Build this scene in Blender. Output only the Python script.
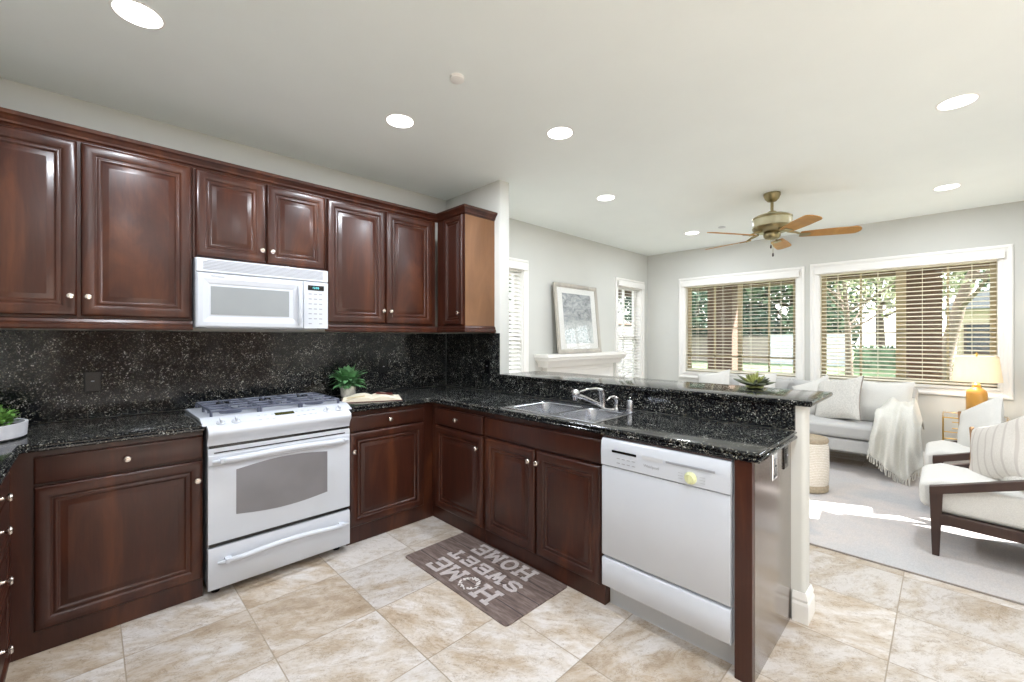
import bpy, math, random
from mathutils import Vector, Matrix, Euler, noise
from mathutils.geometry import tessellate_polygon
random.seed(7)
for _o in list(bpy.data.objects): bpy.data.objects.remove(_o)
SC = bpy.context.scene
COL = SC.collection
PI = math.pi

# ------------------------------------------------------------------ camera
cd = bpy.data.cameras.new('camera'); cam = bpy.data.objects.new('camera', cd); COL.objects.link(cam)
cam.location = (-0.4294, -3.3606, 1.3594); cam.rotation_euler = (PI/2, 0, -0.7786)
cd.sensor_width = 36; cd.lens = 427.45*36/1024; cd.shift_y = -2.74/1024; cd.clip_start = .02; cd.clip_end = 400
SC.camera = cam
# ------------------------------------------------------------------ world, sun, exposure
W = bpy.data.worlds.new('sky'); SC.world = W; W.use_nodes = True
nt = W.node_tree; nt.nodes.clear()
sky = nt.nodes.new('ShaderNodeTexSky'); sky.sky_type = 'NISHITA'; sky.sun_disc = False
sky.sun_elevation = math.radians(38); sky.sun_rotation = math.radians(25.5); sky.air_density = 1; sky.dust_density = 3
mixw = nt.nodes.new('ShaderNodeMix'); mixw.data_type = 'RGBA'; mixw.inputs[0].default_value = .75
mixw.inputs[7].default_value = (4.8, 5.0, 5.25, 1)
bg = nt.nodes.new('ShaderNodeBackground'); bg.inputs[1].default_value = .80
wo = nt.nodes.new('ShaderNodeOutputWorld')
nt.links.new(sky.outputs[0], mixw.inputs[6]); nt.links.new(mixw.outputs[2], bg.inputs[0]); nt.links.new(bg.outputs[0], wo.inputs[0])
sd = bpy.data.lights.new('sun', 'SUN'); sun = bpy.data.objects.new('sun', sd); COL.objects.link(sun)
sd.energy = 25; sd.angle = math.radians(.53); sd.color = (1, .985, .97)
_d = Vector((-.43*.788, .9*.788, -.616)); sun.rotation_euler = _d.to_track_quat('-Z', 'Y').to_euler(); sun.location = (8, -12, 10)
CAN_W = 15.5
SC.view_settings.view_transform = 'Standard'; SC.view_settings.look = 'None'
SC.view_settings.exposure = 0.28; SC.view_settings.gamma = 1; SC.view_settings.use_curve_mapping = False
SC.cycles.use_denoising = True
SC.cycles.max_bounces = 10; SC.cycles.diffuse_bounces = 8; SC.cycles.glossy_bounces = 5; SC.cycles.transparent_max_bounces = 16
SC.cycles.sample_clamp_indirect = 6; SC.cycles.caustics_reflective = False; SC.cycles.caustics_refractive = False

# ------------------------------------------------------------------ material helpers
def srgb(r, g, b):
    f = lambda c: (c/255/12.92) if c/255 <= .04045 else ((c/255+.055)/1.055)**2.4
    return (f(r), f(g), f(b), 1)
class NT:
    def __init__(s, name):
        s.m = bpy.data.materials.new(name); s.m.use_nodes = True; s.t = s.m.node_tree; s.t.nodes.clear()
        s.out = s.n('ShaderNodeOutputMaterial')
    def n(s, typ, **k):
        x = s.t.nodes.new(typ)
        for a, b in k.items(): setattr(x, a, b)
        return x
    def l(s, a, b): s.t.links.new(a, b)
    def coord(s, scale=(1, 1, 1), rot=(0, 0, 0), loc=(0, 0, 0)):
        tc = s.n('ShaderNodeTexCoord'); mp = s.n('ShaderNodeMapping')
        mp.inputs['Scale'].default_value = scale; mp.inputs['Rotation'].default_value = rot; mp.inputs['Location'].default_value = loc
        s.l(tc.outputs['Object'], mp.inputs[0]); return mp.outputs[0]
    def noise(s, vec, scale, detail=4, rough=.55, dist=0):
        x = s.n('ShaderNodeTexNoise'); s.l(vec, x.inputs['Vector']); x.inputs['Scale'].default_value = scale
        x.inputs['Detail'].default_value = detail; x.inputs['Roughness'].default_value = rough; x.inputs['Distortion'].default_value = dist
        return x.outputs['Fac']
    def ramp(s, fac, stops, interp='LINEAR'):
        x = s.n('ShaderNodeValToRGB'); s.l(fac, x.inputs[0]); cr = x.color_ramp; cr.interpolation = interp
        while len(cr.elements) < len(stops): cr.elements.new(.5)
        for e, (p, c) in zip(cr.elements, stops): e.position = p; e.color = c
        return x.outputs[0]
    def mix(s, f, a, b, blend='MIX'):
        x = s.n('ShaderNodeMix', data_type='RGBA', blend_type=blend)
        for i, v in ((0, f), (6, a), (7, b)):
            if hasattr(v, 'is_linked'): s.l(v, x.inputs[i])
            else: x.inputs[i].default_value = v
        return x.outputs[2]
    def math(s, op, a, b=0.0, c=None):
        x = s.n('ShaderNodeMath', operation=op)
        for i, v in enumerate((a, b, c)):
            if v is None: continue
            if hasattr(v, 'is_linked'): s.l(v, x.inputs[i])
            else: x.inputs[i].default_value = v
        return x.outputs[0]
    def bsdf(s, color, rough=.5, metal=0, coat=0, bump=None, bstr=.3, bdist=.002, spec=.5, **kw):
        p = s.n('ShaderNodeBsdfPrincipled')
        for nm, v in (('Base Color', color), ('Roughness', rough), ('Metallic', metal), ('Coat Weight', coat), ('Specular IOR Level', spec)):
            if hasattr(v, 'is_linked'): s.l(v, p.inputs[nm])
            else: p.inputs[nm].default_value = v
        p.inputs['Coat Roughness'].default_value = .18
        for k, v in kw.items(): p.inputs[k].default_value = v
        if bump is not None:
            b = s.n('ShaderNodeBump'); b.inputs['Strength'].default_value = bstr; b.inputs['Distance'].default_value = bdist
            s.l(bump, b.inputs['Height']); s.l(b.outputs[0], p.inputs['Normal'])
        s.l(p.outputs[0], s.out.inputs[0]); return s.m
def plain(name, c, rough=.5, metal=0, nz=.06, nscale=8, coat=0, **kw):
    s = NT(name); v = s.coord(); f = s.noise(v, nscale, 3)
    a = tuple(x*(1-nz) for x in c[:3])+(1,); b = tuple(min(1, x*(1+nz)) for x in c[:3])+(1,)
    return s.bsdf(s.ramp(f, [(.3, a), (.7, b)]), rough, metal, coat, **kw)

def wood_mat(name, dark, mid, light, rough=.32, coat=.12, sc=(2.2, 2.2, .55)):
    s = NT(name); v = s.coord(sc)
    f = s.noise(v, 2.2, 5, .62, 1.1); g = s.noise(s.coord((sc[0]*9, sc[1]*9, sc[2]*1.3)), 6, 4, .6, .2)
    col = s.ramp(f, [(.25, dark), (.52, mid), (.78, light)])
    col = s.mix(.12, col, s.ramp(g, [(.3, dark), (.7, light)]), 'MIX')
    return s.bsdf(col, rough, 0, coat, bump=g, bstr=.05, bdist=.001, spec=.38)
M = {}
M['wood'] = wood_mat('cherry cabinet wood', srgb(36, 16, 11), srgb(60, 29, 20), srgb(94, 52, 31))
M['wood_low'] = M['wood']
M['wood_side'] = wood_mat('honey side panel veneer', srgb(98, 66, 42), srgb(118, 82, 54), srgb(134, 96, 66), .4, .1)
M['panel_side'] = wood_mat('glossy walnut end panel', srgb(74, 62, 54), srgb(94, 80, 70), srgb(112, 98, 86), .2, .8)
def granite():
    s = NT('black speckled granite'); v = s.coord()
    vo = s.n('ShaderNodeTexVoronoi'); vo.inputs['Scale'].default_value = 210; s.l(v, vo.inputs['Vector'])
    wn = s.n('ShaderNodeTexWhiteNoise'); s.l(vo.outputs['Position'], wn.inputs['Vector'])
    big = s.noise(v, 14, 3, .6)
    thr = s.math('MULTIPLY_ADD', big, .5, .2)
    val = s.math('ADD', wn.outputs['Value'], s.math('SUBTRACT', thr, .45))
    fl = s.ramp(val, [(0, srgb(8, 9, 12)), (.46, srgb(16, 17, 21)), (.62, srgb(38, 40, 42)), (.79, srgb(72, 74, 70)), (.915, srgb(118, 115, 104)), (.985, srgb(176, 176, 170))], 'CONSTANT')
    fine = s.noise(v, 260, 2, .5)
    col = s.mix(s.ramp(fine, [(.5, (0, 0, 0, 1)), (.62, (1, 1, 1, 1))]), fl, s.mix(.5, fl, srgb(24, 26, 30)))
    return s.bsdf(col, .10, 0, 0, spec=.36)
M['granite'] = granite()
def travertine():
    s = NT('travertine floor tile'); tc = s.n('ShaderNodeTexCoord'); sx = s.n('ShaderNodeSeparateXYZ'); s.l(tc.outputs['Object'], sx.inputs[0])
    T = .4575
    ux = s.math('DIVIDE', s.math('SUBTRACT', sx.outputs[0], .13), T); uy = s.math('DIVIDE', s.math('ADD', sx.outputs[1], .905), T)
    ix = s.math('FLOOR', ux); iy = s.math('FLOOR', uy)
    fx = s.math('FRACT', ux); fy = s.math('FRACT', uy)
    ed = s.math('MINIMUM', s.math('MINIMUM', fx, s.math('SUBTRACT', 1, fx)), s.math('MINIMUM', fy, s.math('SUBTRACT', 1, fy)))
    grout = s.ramp(ed, [(.003, (1, 1, 1, 1)), (.006, (0, 0, 0, 1))])
    cb = s.n('ShaderNodeCombineXYZ'); s.l(ix, cb.inputs[0]); s.l(iy, cb.inputs[1])
    wn = s.n('ShaderNodeTexWhiteNoise'); s.l(cb.outputs[0], wn.inputs['Vector'])
    rot = s.n('ShaderNodeVectorRotate', rotation_type='Z_AXIS'); s.l(tc.outputs['Object'], rot.inputs['Vector'])
    s.l(s.math('MULTIPLY_ADD', wn.outputs['Value'], .9, .35), rot.inputs['Angle'])
    off = s.n('ShaderNodeVectorMath', operation='MULTIPLY_ADD'); s.l(wn.outputs['Color'], off.inputs[0]); off.inputs[1].default_value = (40, 40, 40); s.l(rot.outputs[0], off.inputs[2])
    st = s.n('ShaderNodeMapping'); st.inputs['Scale'].default_value = (1.0, 1.9, 1); s.l(off.outputs[0], st.inputs[0])
    a = s.noise(st.outputs[0], 4.2, 12, .70, .3); b = s.noise(st.outputs[0], 11, 12, .8, .5); c = s.noise(off.outputs[0], 38, 6, .7)
    sep = s.n('ShaderNodeSeparateColor'); s.l(wn.outputs['Color'], sep.inputs[0])
    af = s.math('ADD', a, s.math('MULTIPLY_ADD', sep.outputs[1], .16, -.07))
    base = s.ramp(af, [(.28, srgb(170, 142, 108)), (.40, srgb(197, 174, 146)), (.50, srgb(214, 199, 182)), (.60, srgb(230, 222, 216)), (.78, srgb(221, 210, 200))])
    vein = s.ramp(b, [(.54, (0, 0, 0, 1)), (.62, (.55, .55, .55, 1)), (.70, (.1, .1, .1, 1))])
    col = s.mix(vein, base, srgb(172, 146, 112))
    rd = s.math('ABSOLUTE', s.math('SUBTRACT', s.noise(st.outputs[0], 7, 12, .72, .9), .5))
    crack = s.math('MULTIPLY', s.ramp(rd, [(.0, (1, 1, 1, 1)), (.016, (0, 0, 0, 1))]), s.ramp(a, [(.42, (.75, .75, .75, 1)), (.62, (.12, .12, .12, 1))]))
    col = s.mix(crack, col, srgb(150, 124, 94))
    gr = s.noise(off.outputs[0], 120, 4, .75)
    spots = s.math('MULTIPLY', s.ramp(gr, [(.55, (0, 0, 0, 1)), (.66, (1, 1, 1, 1))]), s.ramp(b, [(.45, (0, 0, 0, 1)), (.60, (.7, .7, .7, 1))]))
    col = s.mix(spots, col, srgb(140, 116, 88))
    tone = s.n('ShaderNodeHueSaturation'); tone.inputs['Saturation'].default_value = .82
    s.l(s.math('MULTIPLY_ADD', wn.outputs['Value'], .16, .72), tone.inputs['Value']); s.l(col, tone.inputs['Color'])
    col = s.mix(grout, tone.outputs[0], srgb(150, 136, 118))
    rg = s.ramp(c, [(.3, (.24, .24, .24, 1)), (.7, (.42, .42, .42, 1))])
    return s.bsdf(col, rg, 0, 0, bump=s.math('SUBTRACT', s.math('MULTIPLY', b, .25), grout), bstr=.25, bdist=.002)
M['floor'] = travertine()
M['wall'] = plain('warm grey wall paint', srgb(203, 203, 198), .75, nz=.015, nscale=3)
M['ceil'] = plain('ceiling paint', srgb(239, 244, 242), .85, nz=.01, nscale=3)
M['trim'] = plain('white trim paint', srgb(236, 234, 230), .4, nz=.01)
M['appl'] = plain('white enamel', srgb(202, 206, 214), .22, nz=.01, coat=.3)
M['appl_grey'] = plain('pale grey plastic', srgb(196, 198, 202), .35, nz=.02)
M['black'] = plain('black plastic', srgb(9, 9, 11), .25)
M['darkgap'] = plain('dark recess', srgb(18, 17, 17), .7)
M['ovenglass'] = plain('grey oven glass', srgb(128, 126, 130), .1, nz=.12, nscale=3)
M['mwglass'] = plain('grey microwave screen', srgb(148, 152, 154), .18, nz=.04, nscale=3)
M['grate'] = plain('blue grey enamelled iron', srgb(80, 84, 100), .38, nz=.1)
M['chrome'] = plain('chrome', srgb(215, 216, 220), .1, 1, nz=.02)
M['steel'] = plain('brushed stainless steel', srgb(190, 192, 198), .24, 1, nz=.05, nscale=30)
M['nickel'] = plain('satin nickel', srgb(225, 215, 205), .22, 1, nz=.03)
M['brass'] = plain('aged brass', srgb(146, 134, 100), .35, 1, nz=.1)
M['gold'] = plain('gold metal', srgb(206, 166, 88), .3, 1, nz=.05)
M['goldglaze'] = plain('amber glazed ceramic', srgb(204, 150, 66), .3, nz=.14, nscale=5, coat=.3)
M['fancream'] = plain('cream fan motor enamel', srgb(186, 180, 148), .35, nz=.05)
M['blade'] = wood_mat('oak fan blade', srgb(146, 98, 34), srgb(172, 120, 46), srgb(188, 138, 62), .45, 0)
M['darkwood'] = wood_mat('espresso chair wood', srgb(40, 26, 22), srgb(56, 38, 32), srgb(70, 50, 42), .4, .1)
def fabric(name, c, sc=260, nz=.1, big=.05):
    s = NT(name); v = s.coord(); f = s.noise(v, sc, 2, .6); g = s.noise(v, 6, 3)
    a = tuple(x*(1-nz) for x in c[:3])+(1,); b = tuple(min(1, x*(1+nz)) for x in c[:3])+(1,)
    col = s.ramp(f, [(.3, a), (.7, b)]); col = s.mix(s.math('MULTIPLY', g, big*2), col, tuple(x*.8 for x in c[:3])+(1,))
    return s.bsdf(col, .9, bump=f, bstr=.25, bdist=.001, spec=.2)
M['sofa'] = fabric('pale grey sofa cloth', srgb(184, 183, 181))
M['white_cloth'] = fabric('off white cushion cloth', srgb(208, 206, 201))
M['tex_cloth'] = fabric('textured ivory cloth', srgb(200, 197, 191), 90, .16)
M['throw'] = fabric('cream knitted throw', srgb(210, 208, 200), 120, .08)
M['brown_trim'] = fabric('brown braid', srgb(150, 116, 84), 200, .2)
M['grey_trim'] = fabric('taupe binding', srgb(150, 142, 136), 200, .1)
def stripe_cloth():
    s = NT('striped linen cloth'); v = s.coord(); sx = s.n('ShaderNodeSeparateXYZ'); s.l(v, sx.inputs[0])
    w = s.math('ADD', s.math('ADD', s.math('ADD', s.math('MULTIPLY', sx.outputs[0], -.756), s.math('MULTIPLY', sx.outputs[2], .390)), s.math('MULTIPLY', sx.outputs[1], -.525)), s.math('MULTIPLY', s.noise(v, 5, 2), .004))
    t = s.math('FRACT', s.math('MULTIPLY', w, 16)); st = s.ramp(t, [(0, (0, 0, 0, 1)), (.72, (0, 0, 0, 1)), (.76, (1, 1, 1, 1)), (.93, (1, 1, 1, 1)), (.97, (0, 0, 0, 1))])
    f = s.noise(v, 220, 2)
    col = s.mix(st, s.ramp(f, [(.3, srgb(190, 184, 176)), (.7, srgb(206, 201, 194))]), srgb(182, 175, 168))
    return s.bsdf(col, .9, bump=f, bstr=.3, bdist=.001, spec=.2)
M['stripe'] = stripe_cloth()
def rugmat():
    s = NT('faded grey rug'); v = s.coord(); a = s.noise(v, 1.1, 6, .6, .5); b = s.noise(s.coord((1, 7, 1)), 9, 6, .75); c = s.noise(v, 160, 2)
    col = s.ramp(a, [(.34, srgb(178, 176, 176)), (.5, srgb(190, 181, 176)), (.62, srgb(168, 167, 169))])
    col = s.mix(s.ramp(b, [(.5, (0, 0, 0, 1)), (.7, (.45, .45, .45, 1))]), col, srgb(170, 168, 172))
    col = s.mix(.15, col, s.ramp(c, [(.4, srgb(160, 160, 160)), (.6, srgb(225, 225, 225))]))
    return s.bsdf(col, .95, bump=c, bstr=.3, bdist=.002, spec=.1)
M['rug'] = rugmat()
def weave():
    s = NT('cream woven rope'); v = s.coord(); w = s.n('ShaderNodeTexWave', bands_direction='Z'); w.inputs['Scale'].default_value = 22; w.inputs['Distortion'].default_value = 3; w.inputs['Detail Scale'].default_value = 6
    s.l(v, w.inputs['Vector']); f = s.noise(v, 60, 3)
    col = s.ramp(w.outputs[1], [(.0, srgb(206, 196, 178)), (.5, srgb(230, 224, 212)), (1, srgb(242, 238, 230))])
    return s.bsdf(s.mix(s.math('MULTIPLY', f, .4), col, srgb(200, 186, 164)), .9, bump=w.outputs[1], bstr=.8, bdist=.006)
M['weave'] = weave()
M['jute'] = plain('taupe rope base', srgb(160, 146, 124), .9, nz=.2, nscale=60)
M['leaf'] = plain('bright green leaf', srgb(112, 156, 76), .5, nz=.35, nscale=14)
M['leaf_dark'] = plain('deep green leaf', srgb(98, 146, 96), .5, nz=.35, nscale=20)
M['succ'] = plain('pale green succulent leaf', srgb(150, 156, 92), .5, nz=.35, nscale=16)
M['succ_dark'] = plain('dusky green succulent leaf', srgb(92, 98, 78), .5, nz=.3, nscale=16)
M['pot'] = plain('speckled stone pot', srgb(206, 202, 198), .8, nz=.16, nscale=90)
M['concrete'] = plain('pale concrete', srgb(196, 196, 202), .8, nz=.08, nscale=30)
M['paper'] = plain('printed page', srgb(236, 228, 206), .7, nz=.04, nscale=40)
M['cover'] = plain('dark red book cover', srgb(96, 40, 34), .5)
M['yellow'] = plain('yellow page edge', srgb(206, 176, 90), .6)
M['soil'] = plain('soil', srgb(52, 42, 34), .95, nz=.3, nscale=60)
M['frame'] = wood_mat('weathered grey frame wood', srgb(150, 144, 136), srgb(176, 170, 160), srgb(196, 190, 180), .6, 0)
M['mat_board'] = plain('white mount board', srgb(234, 234, 230), .7, nz=.01)
def artmat():
    s = NT('abstract ink landscape print'); v = s.coord(); sx = s.n('ShaderNodeSeparateXYZ'); s.l(v, sx.inputs[0])
    n = s.noise(s.coord((1, 1, 2)), 7, 8, .75, .8); n2 = s.noise(v, 40, 4, .8)
    top = s.ramp(n, [(.35, srgb(120, 126, 130)), (.5, srgb(170, 174, 176)), (.65, srgb(206, 208, 208))])
    bot = s.ramp(n2, [(.42, srgb(168, 182, 180)), (.52, srgb(226, 230, 228)), (.7, srgb(240, 240, 238))])
    k = s.ramp(s.math('ADD', sx.outputs[2], s.math('MULTIPLY', s.math('SUBTRACT', n, .5), .25)), [(.30, (0, 0, 0, 1)), (.44, (1, 1, 1, 1))])
    return s.bsdf(s.mix(k, bot, top), .25)
M['art'] = artmat()
def matboards():
    s = NT('printed grey plank mat'); v = s.coord(); sx = s.n('ShaderNodeSeparateXYZ'); s.l(v, sx.inputs[0])
    t = s.math('MULTIPLY', sx.outputs[0], 1/.118); ix = s.math('FLOOR', t); fx = s.math('FRACT', t)
    ln = s.ramp(s.math('MINIMUM', fx, s.math('SUBTRACT', 1, fx)), [(.012, (1, 1, 1, 1)), (.03, (0, 0, 0, 1))])
    cb = s.n('ShaderNodeCombineXYZ'); s.l(ix, cb.inputs[2]); va = s.n('ShaderNodeVectorMath', operation='MULTIPLY_ADD'); s.l(cb.outputs[0], va.inputs[0]); va.inputs[1].default_value = (7, 7, 7); s.l(v, va.inputs[2])
    mp = s.n('ShaderNodeMapping'); mp.inputs['Scale'].default_value = (9, 1.2, 1); s.l(va.outputs[0], mp.inputs[0])
    g = s.noise(mp.outputs[0], 6, 8, .7, .4)
    col = s.ramp(g, [(.28, srgb(66, 53, 48)), (.48, srgb(104, 88, 82)), (.7, srgb(142, 128, 122))])
    return s.bsdf(s.mix(ln, col, srgb(46, 40, 40)), .6)
M['mat'] = matboards()
M['mat_text'] = plain('worn pale lettering', srgb(178, 170, 168), .6, nz=.16, nscale=50)
M['slat'] = plain('cream blind slat', srgb(238, 232, 216), .45, nz=.01)
M['sash'] = plain('tan vinyl sash', srgb(176, 164, 136), .5, nz=.03)
M['stucco'] = plain('brown stucco', srgb(104, 84, 70), .9, nz=.12, nscale=20)
M['stucco_light'] = plain('cream stucco', srgb(176, 164, 138), .9, nz=.05, nscale=10)
M['blockwall'] = plain('tan block wall', srgb(150, 138, 128), .9, nz=.1, nscale=6)
M['whitefence'] = plain('white vinyl fence', srgb(205, 206, 212), .5, nz=.02)
M['grass'] = plain('lawn', srgb(96, 120, 80), .95, nz=.25, nscale=5)
M['patio'] = plain('patio concrete', srgb(178, 170, 160), .9, nz=.05)
M['bark'] = plain('tree bark', srgb(104, 90, 78), .95, nz=.2, nscale=20)
M['foliage'] = plain('tree leaves', srgb(104, 126, 98), .8, nz=.5, nscale=3)
M['foliage_dark'] = plain('dark shrub leaves', srgb(74, 98, 82), .8, nz=.5, nscale=3)
M['foliage_pale'] = plain('pale spring leaves', srgb(168, 172, 138), .8, nz=.3, nscale=3)
M['greywall'] = plain('grey side wall', srgb(104, 104, 102), .9, nz=.1, nscale=6)
M['roof'] = plain('grey roof tile', srgb(128, 128, 134), .9, nz=.1, nscale=12)
M['darkglass'] = plain('dark window pane', srgb(40, 48, 56), .15)
M['olive'] = plain('olive clock display', srgb(60, 60, 30), .2)
M['dial'] = plain('pale yellow dial', srgb(212, 214, 168), .35)
M['cyan'] = plain('cyan digits', srgb(110, 220, 225), .4, **{'Emission Color': (.2, .8, .85, 1), 'Emission Strength': .8})
M['ink'] = plain('grey printed legend', srgb(150, 152, 158), .5)
def glassmat():
    s = NT('window glass'); a = s.n('ShaderNodeBsdfTransparent'); a.inputs[0].default_value = (.985, .985, .985, 1); g = s.n('ShaderNodeBsdfGlossy'); g.inputs['Roughness'].default_value = .02
    mx = s.n('ShaderNodeMixShader'); lw = s.n('ShaderNodeLayerWeight'); lw.inputs[0].default_value = .5
    s.l(s.math('MULTIPLY_ADD', s.math('POWER', lw.outputs['Facing'], 5.0), .6, .03), mx.inputs[0]); s.l(a.outputs[0], mx.inputs[1]); s.l(g.outputs[0], mx.inputs[2]); s.l(mx.outputs[0], s.out.inputs[0]); return s.m
M['glass'] = glassmat()
def emat(name, c, st):
    s = NT(name); e = s.n('ShaderNodeEmission'); e.inputs[0].default_value = c; e.inputs[1].default_value = st; s.l(e.outputs[0], s.out.inputs[0]); return s.m
M['lens'] = emat('lit lamp lens', (1, .98, .94, 1), 6)
def shademat():
    s = NT('lit linen lamp shade'); d = s.n('ShaderNodeBsdfDiffuse'); t = s.n('ShaderNodeBsdfTranslucent')
    v = s.coord(); f = s.noise(v, 150, 2); c = s.ramp(f, [(.3, srgb(236, 226, 208)), (.7, srgb(246, 238, 222))]); s.l(c, d.inputs[0]); s.l(c, t.inputs[0])
    mx = s.n('ShaderNodeMixShader'); mx.inputs[0].default_value = .5; s.l(d.outputs[0], mx.inputs[1]); s.l(t.outputs[0], mx.inputs[2]); s.l(mx.outputs[0], s.out.inputs[0]); return s.m
M['shade'] = shademat()

# ------------------------------------------------------------------ geometry helpers
class MB:
    def __init__(s): s.v = []; s.f = []
    def add(s, vs, fs):
        b = len(s.v); s.v += [tuple(x) for x in vs]; s.f += [tuple(i+b for i in f) for f in fs]; return s
    def box(s, x0, x1, y0, y1, z0, z1):
        if x0 > x1: x0, x1 = x1, x0
        if y0 > y1: y0, y1 = y1, y0
        if z0 > z1: z0, z1 = z1, z0
        return s.add([(x0,y0,z0),(x1,y0,z0),(x1,y1,z0),(x0,y1,z0),(x0,y0,z1),(x1,y0,z1),(x1,y1,z1),(x0,y1,z1)],
                     [(0,3,2,1),(4,5,6,7),(0,1,5,4),(1,2,6,5),(2,3,7,6),(3,0,4,7)])
    def tube(s, pts, r, n=10, cap=True):
        pts = [Vector(p) for p in pts]; rs = r if isinstance(r, (list, tuple)) else [r]*len(pts)
        rings = []; up = None
        for i, p in enumerate(pts):
            t = (pts[min(i+1, len(pts)-1)]-pts[max(i-1, 0)]).normalized()
            if up is None: up = Vector((0, 0, 1)) if abs(t.z) < .9 else Vector((1, 0, 0))
            a = t.cross(up).normalized(); b = a.cross(t).normalized(); up = b
            rings.append([p+(a*math.cos(2*PI*k/n)+b*math.sin(2*PI*k/n))*rs[i] for k in range(n)])
        vs = [v for rg in rings for v in rg]; fs = []
        for i in range(len(rings)-1):
            for k in range(n): fs.append((i*n+k, i*n+(k+1) % n, (i+1)*n+(k+1) % n, (i+1)*n+k))
        if cap: fs.append(tuple(range(n-1, -1, -1))); fs.append(tuple((len(rings)-1)*n+k for k in range(n)))
        return s.add(vs, fs)
    def lathe(s, prof, c=(0, 0, 0), n=24, axis='Z', sx=1, sy=1):
        vs = []; fs = []
        for r, z in prof:
            for k in range(n):
                a = 2*PI*k/n; p = (r*math.cos(a)*sx, r*math.sin(a)*sy, z)
                if axis == 'X': p = (p[2], p[0], p[1])
                if axis == 'Y': p = (p[1], p[2], p[0])
                vs.append((c[0]+p[0], c[1]+p[1], c[2]+p[2]))
        m = len(prof)
        for i in range(m-1):
            for k in range(n): fs.append((i*n+k, i*n+(k+1) % n, (i+1)*n+(k+1) % n, (i+1)*n+k))
        if prof[0][0] > 1e-5: fs.append(tuple(range(n-1, -1, -1)))
        if prof[-1][0] > 1e-5: fs.append(tuple((m-1)*n+k for k in range(n)))
        return s.add(vs, fs)
    def prism(s, poly, z0, z1, f=lambda x, y, z: (x, y, z)):
        n = len(poly); vs = [f(x, y, z0) for x, y in poly]+[f(x, y, z1) for x, y in poly]
        return s.add(vs, [tuple(range(n-1, -1, -1)), tuple(range(n, 2*n))]+[(i, (i+1) % n, n+(i+1) % n, n+i) for i in range(n)])
    def slab(s, poly, layers):
        """poly ccw in plan; layers top to bottom of (z, inset)"""
        n = len(poly); vs = []; fs = []
        for z, ins in layers:
            for i in range(n):
                p0 = Vector(poly[i-1]); p1 = Vector(poly[i]); p2 = Vector(poly[(i+1) % n])
                e1 = (p1-p0).normalized(); e2 = (p2-p1).normalized(); n1 = Vector((-e1.y, e1.x)); n2 = Vector((-e2.y, e2.x))
                k = ins/max(.2, 1+n1.dot(n2)); q = p1+(n1+n2)*k; vs.append((q.x, q.y, z))
        m = len(layers)
        for j in range(m-1):
            for i in range(n): fs.append((j*n+i, (j+1)*n+i, (j+1)*n+(i+1) % n, j*n+(i+1) % n))
        top = tessellate_polygon([[Vector(v) for v in vs[:n]]])
        for t in top: fs.append(tuple(t))
        for t in top: fs.append(tuple((m-1)*n+i for i in reversed(t)))
        return s.add(vs, fs)
    def grid(s, fn, nu, nv, closeu=False):
        vs = [fn(i/nu, j/nv) for j in range(nv+1) for i in range(nu+1)]
        return s.add(vs, [(j*(nu+1)+i, j*(nu+1)+i+1, (j+1)*(nu+1)+i+1, (j+1)*(nu+1)+i) for j in range(nv) for i in range(nu)])
    def xf(s, mat): s.v = [tuple(mat @ Vector(v)) for v in s.v]; return s

def wloc(o):
    p = Vector((0, 0, 0))
    while o is not None: p = p+Vector(o.location); o = o.parent
    return p
def obj(name, mb, mat, parent=None, loc=None, smooth=None, bev=0, seg=2, subd=0, label=None, local=False):
    """mesh given in world coordinates; stored relative to its own or its parent's origin"""
    base = wloc(parent) if parent is not None else Vector((0, 0, 0))
    o3 = Vector(loc) if loc is not None else Vector((0, 0, 0))
    sh = Vector((0, 0, 0)) if local else base+o3
    if loc is not None and parent is None and not local: sh = o3
    me = bpy.data.meshes.new(name); me.from_pydata([tuple(Vector(v)-sh) for v in mb.v], [], mb.f); me.validate(); me.update()
    me.materials.append(M[mat] if isinstance(mat, str) else mat)
    o = bpy.data.objects.new(name, me); COL.objects.link(o); o.location = o3
    if parent is not None: o.parent = parent
    if smooth is not None:
        for p in me.polygons: p.use_smooth = True
        me.set_sharp_from_angle(angle=math.radians(smooth))
    if bev:
        b = o.modifiers.new('bevel', 'BEVEL'); b.width = bev; b.segments = seg; b.limit_method = 'ANGLE'; b.angle_limit = math.radians(40)
        for p in me.polygons: p.use_smooth = True
        me.set_sharp_from_angle(angle=math.radians(70))
    if subd:
        b = o.modifiers.new('smooth', 'SUBSURF'); b.levels = subd; b.render_levels = subd
    if label: o['label'] = label
    return o
def thing(name, label, cat, loc=(0, 0, 0), group=None):
    o = bpy.data.objects.new(name, None); COL.objects.link(o); o.location = loc; o.empty_display_size = .05
    o['label'] = label; o['category'] = cat
    if group: o['group'] = group
    return o
def tag(o, label, cat, group=None, kind=None):
    o['label'] = label; o['category'] = cat
    if group: o['group'] = group
    if kind: o['kind'] = kind
    return o
def struct(name, mb, mat, label=None, **k):
    o = obj(name, mb, mat, **k); o['kind'] = 'structure'
    if label: o['label'] = label
    return o
def dup(root, loc, label, group=None):
    r = root.copy(); COL.objects.link(r); r.location = loc; r['label'] = label
    if group: r['group'] = group
    for ch in list(root.children):
        c = ch.copy(); COL.objects.link(c); c.parent = r
        for g in list(ch.children):
            d = g.copy(); COL.objects.link(d); d.parent = c
    return r
def XF(origin, ex, ey, ez):
    """local panel frame: x along width, y up, z outward"""
    return Matrix(((ex[0], ey[0], ez[0], origin[0]), (ex[1], ey[1], ez[1], origin[1]), (ex[2], ey[2], ez[2], origin[2]), (0, 0, 0, 1)))
FY = lambda x, y, z: XF((x, y, z), (1, 0, 0), (0, 0, 1), (0, -1, 0))      # faces -Y
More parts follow.
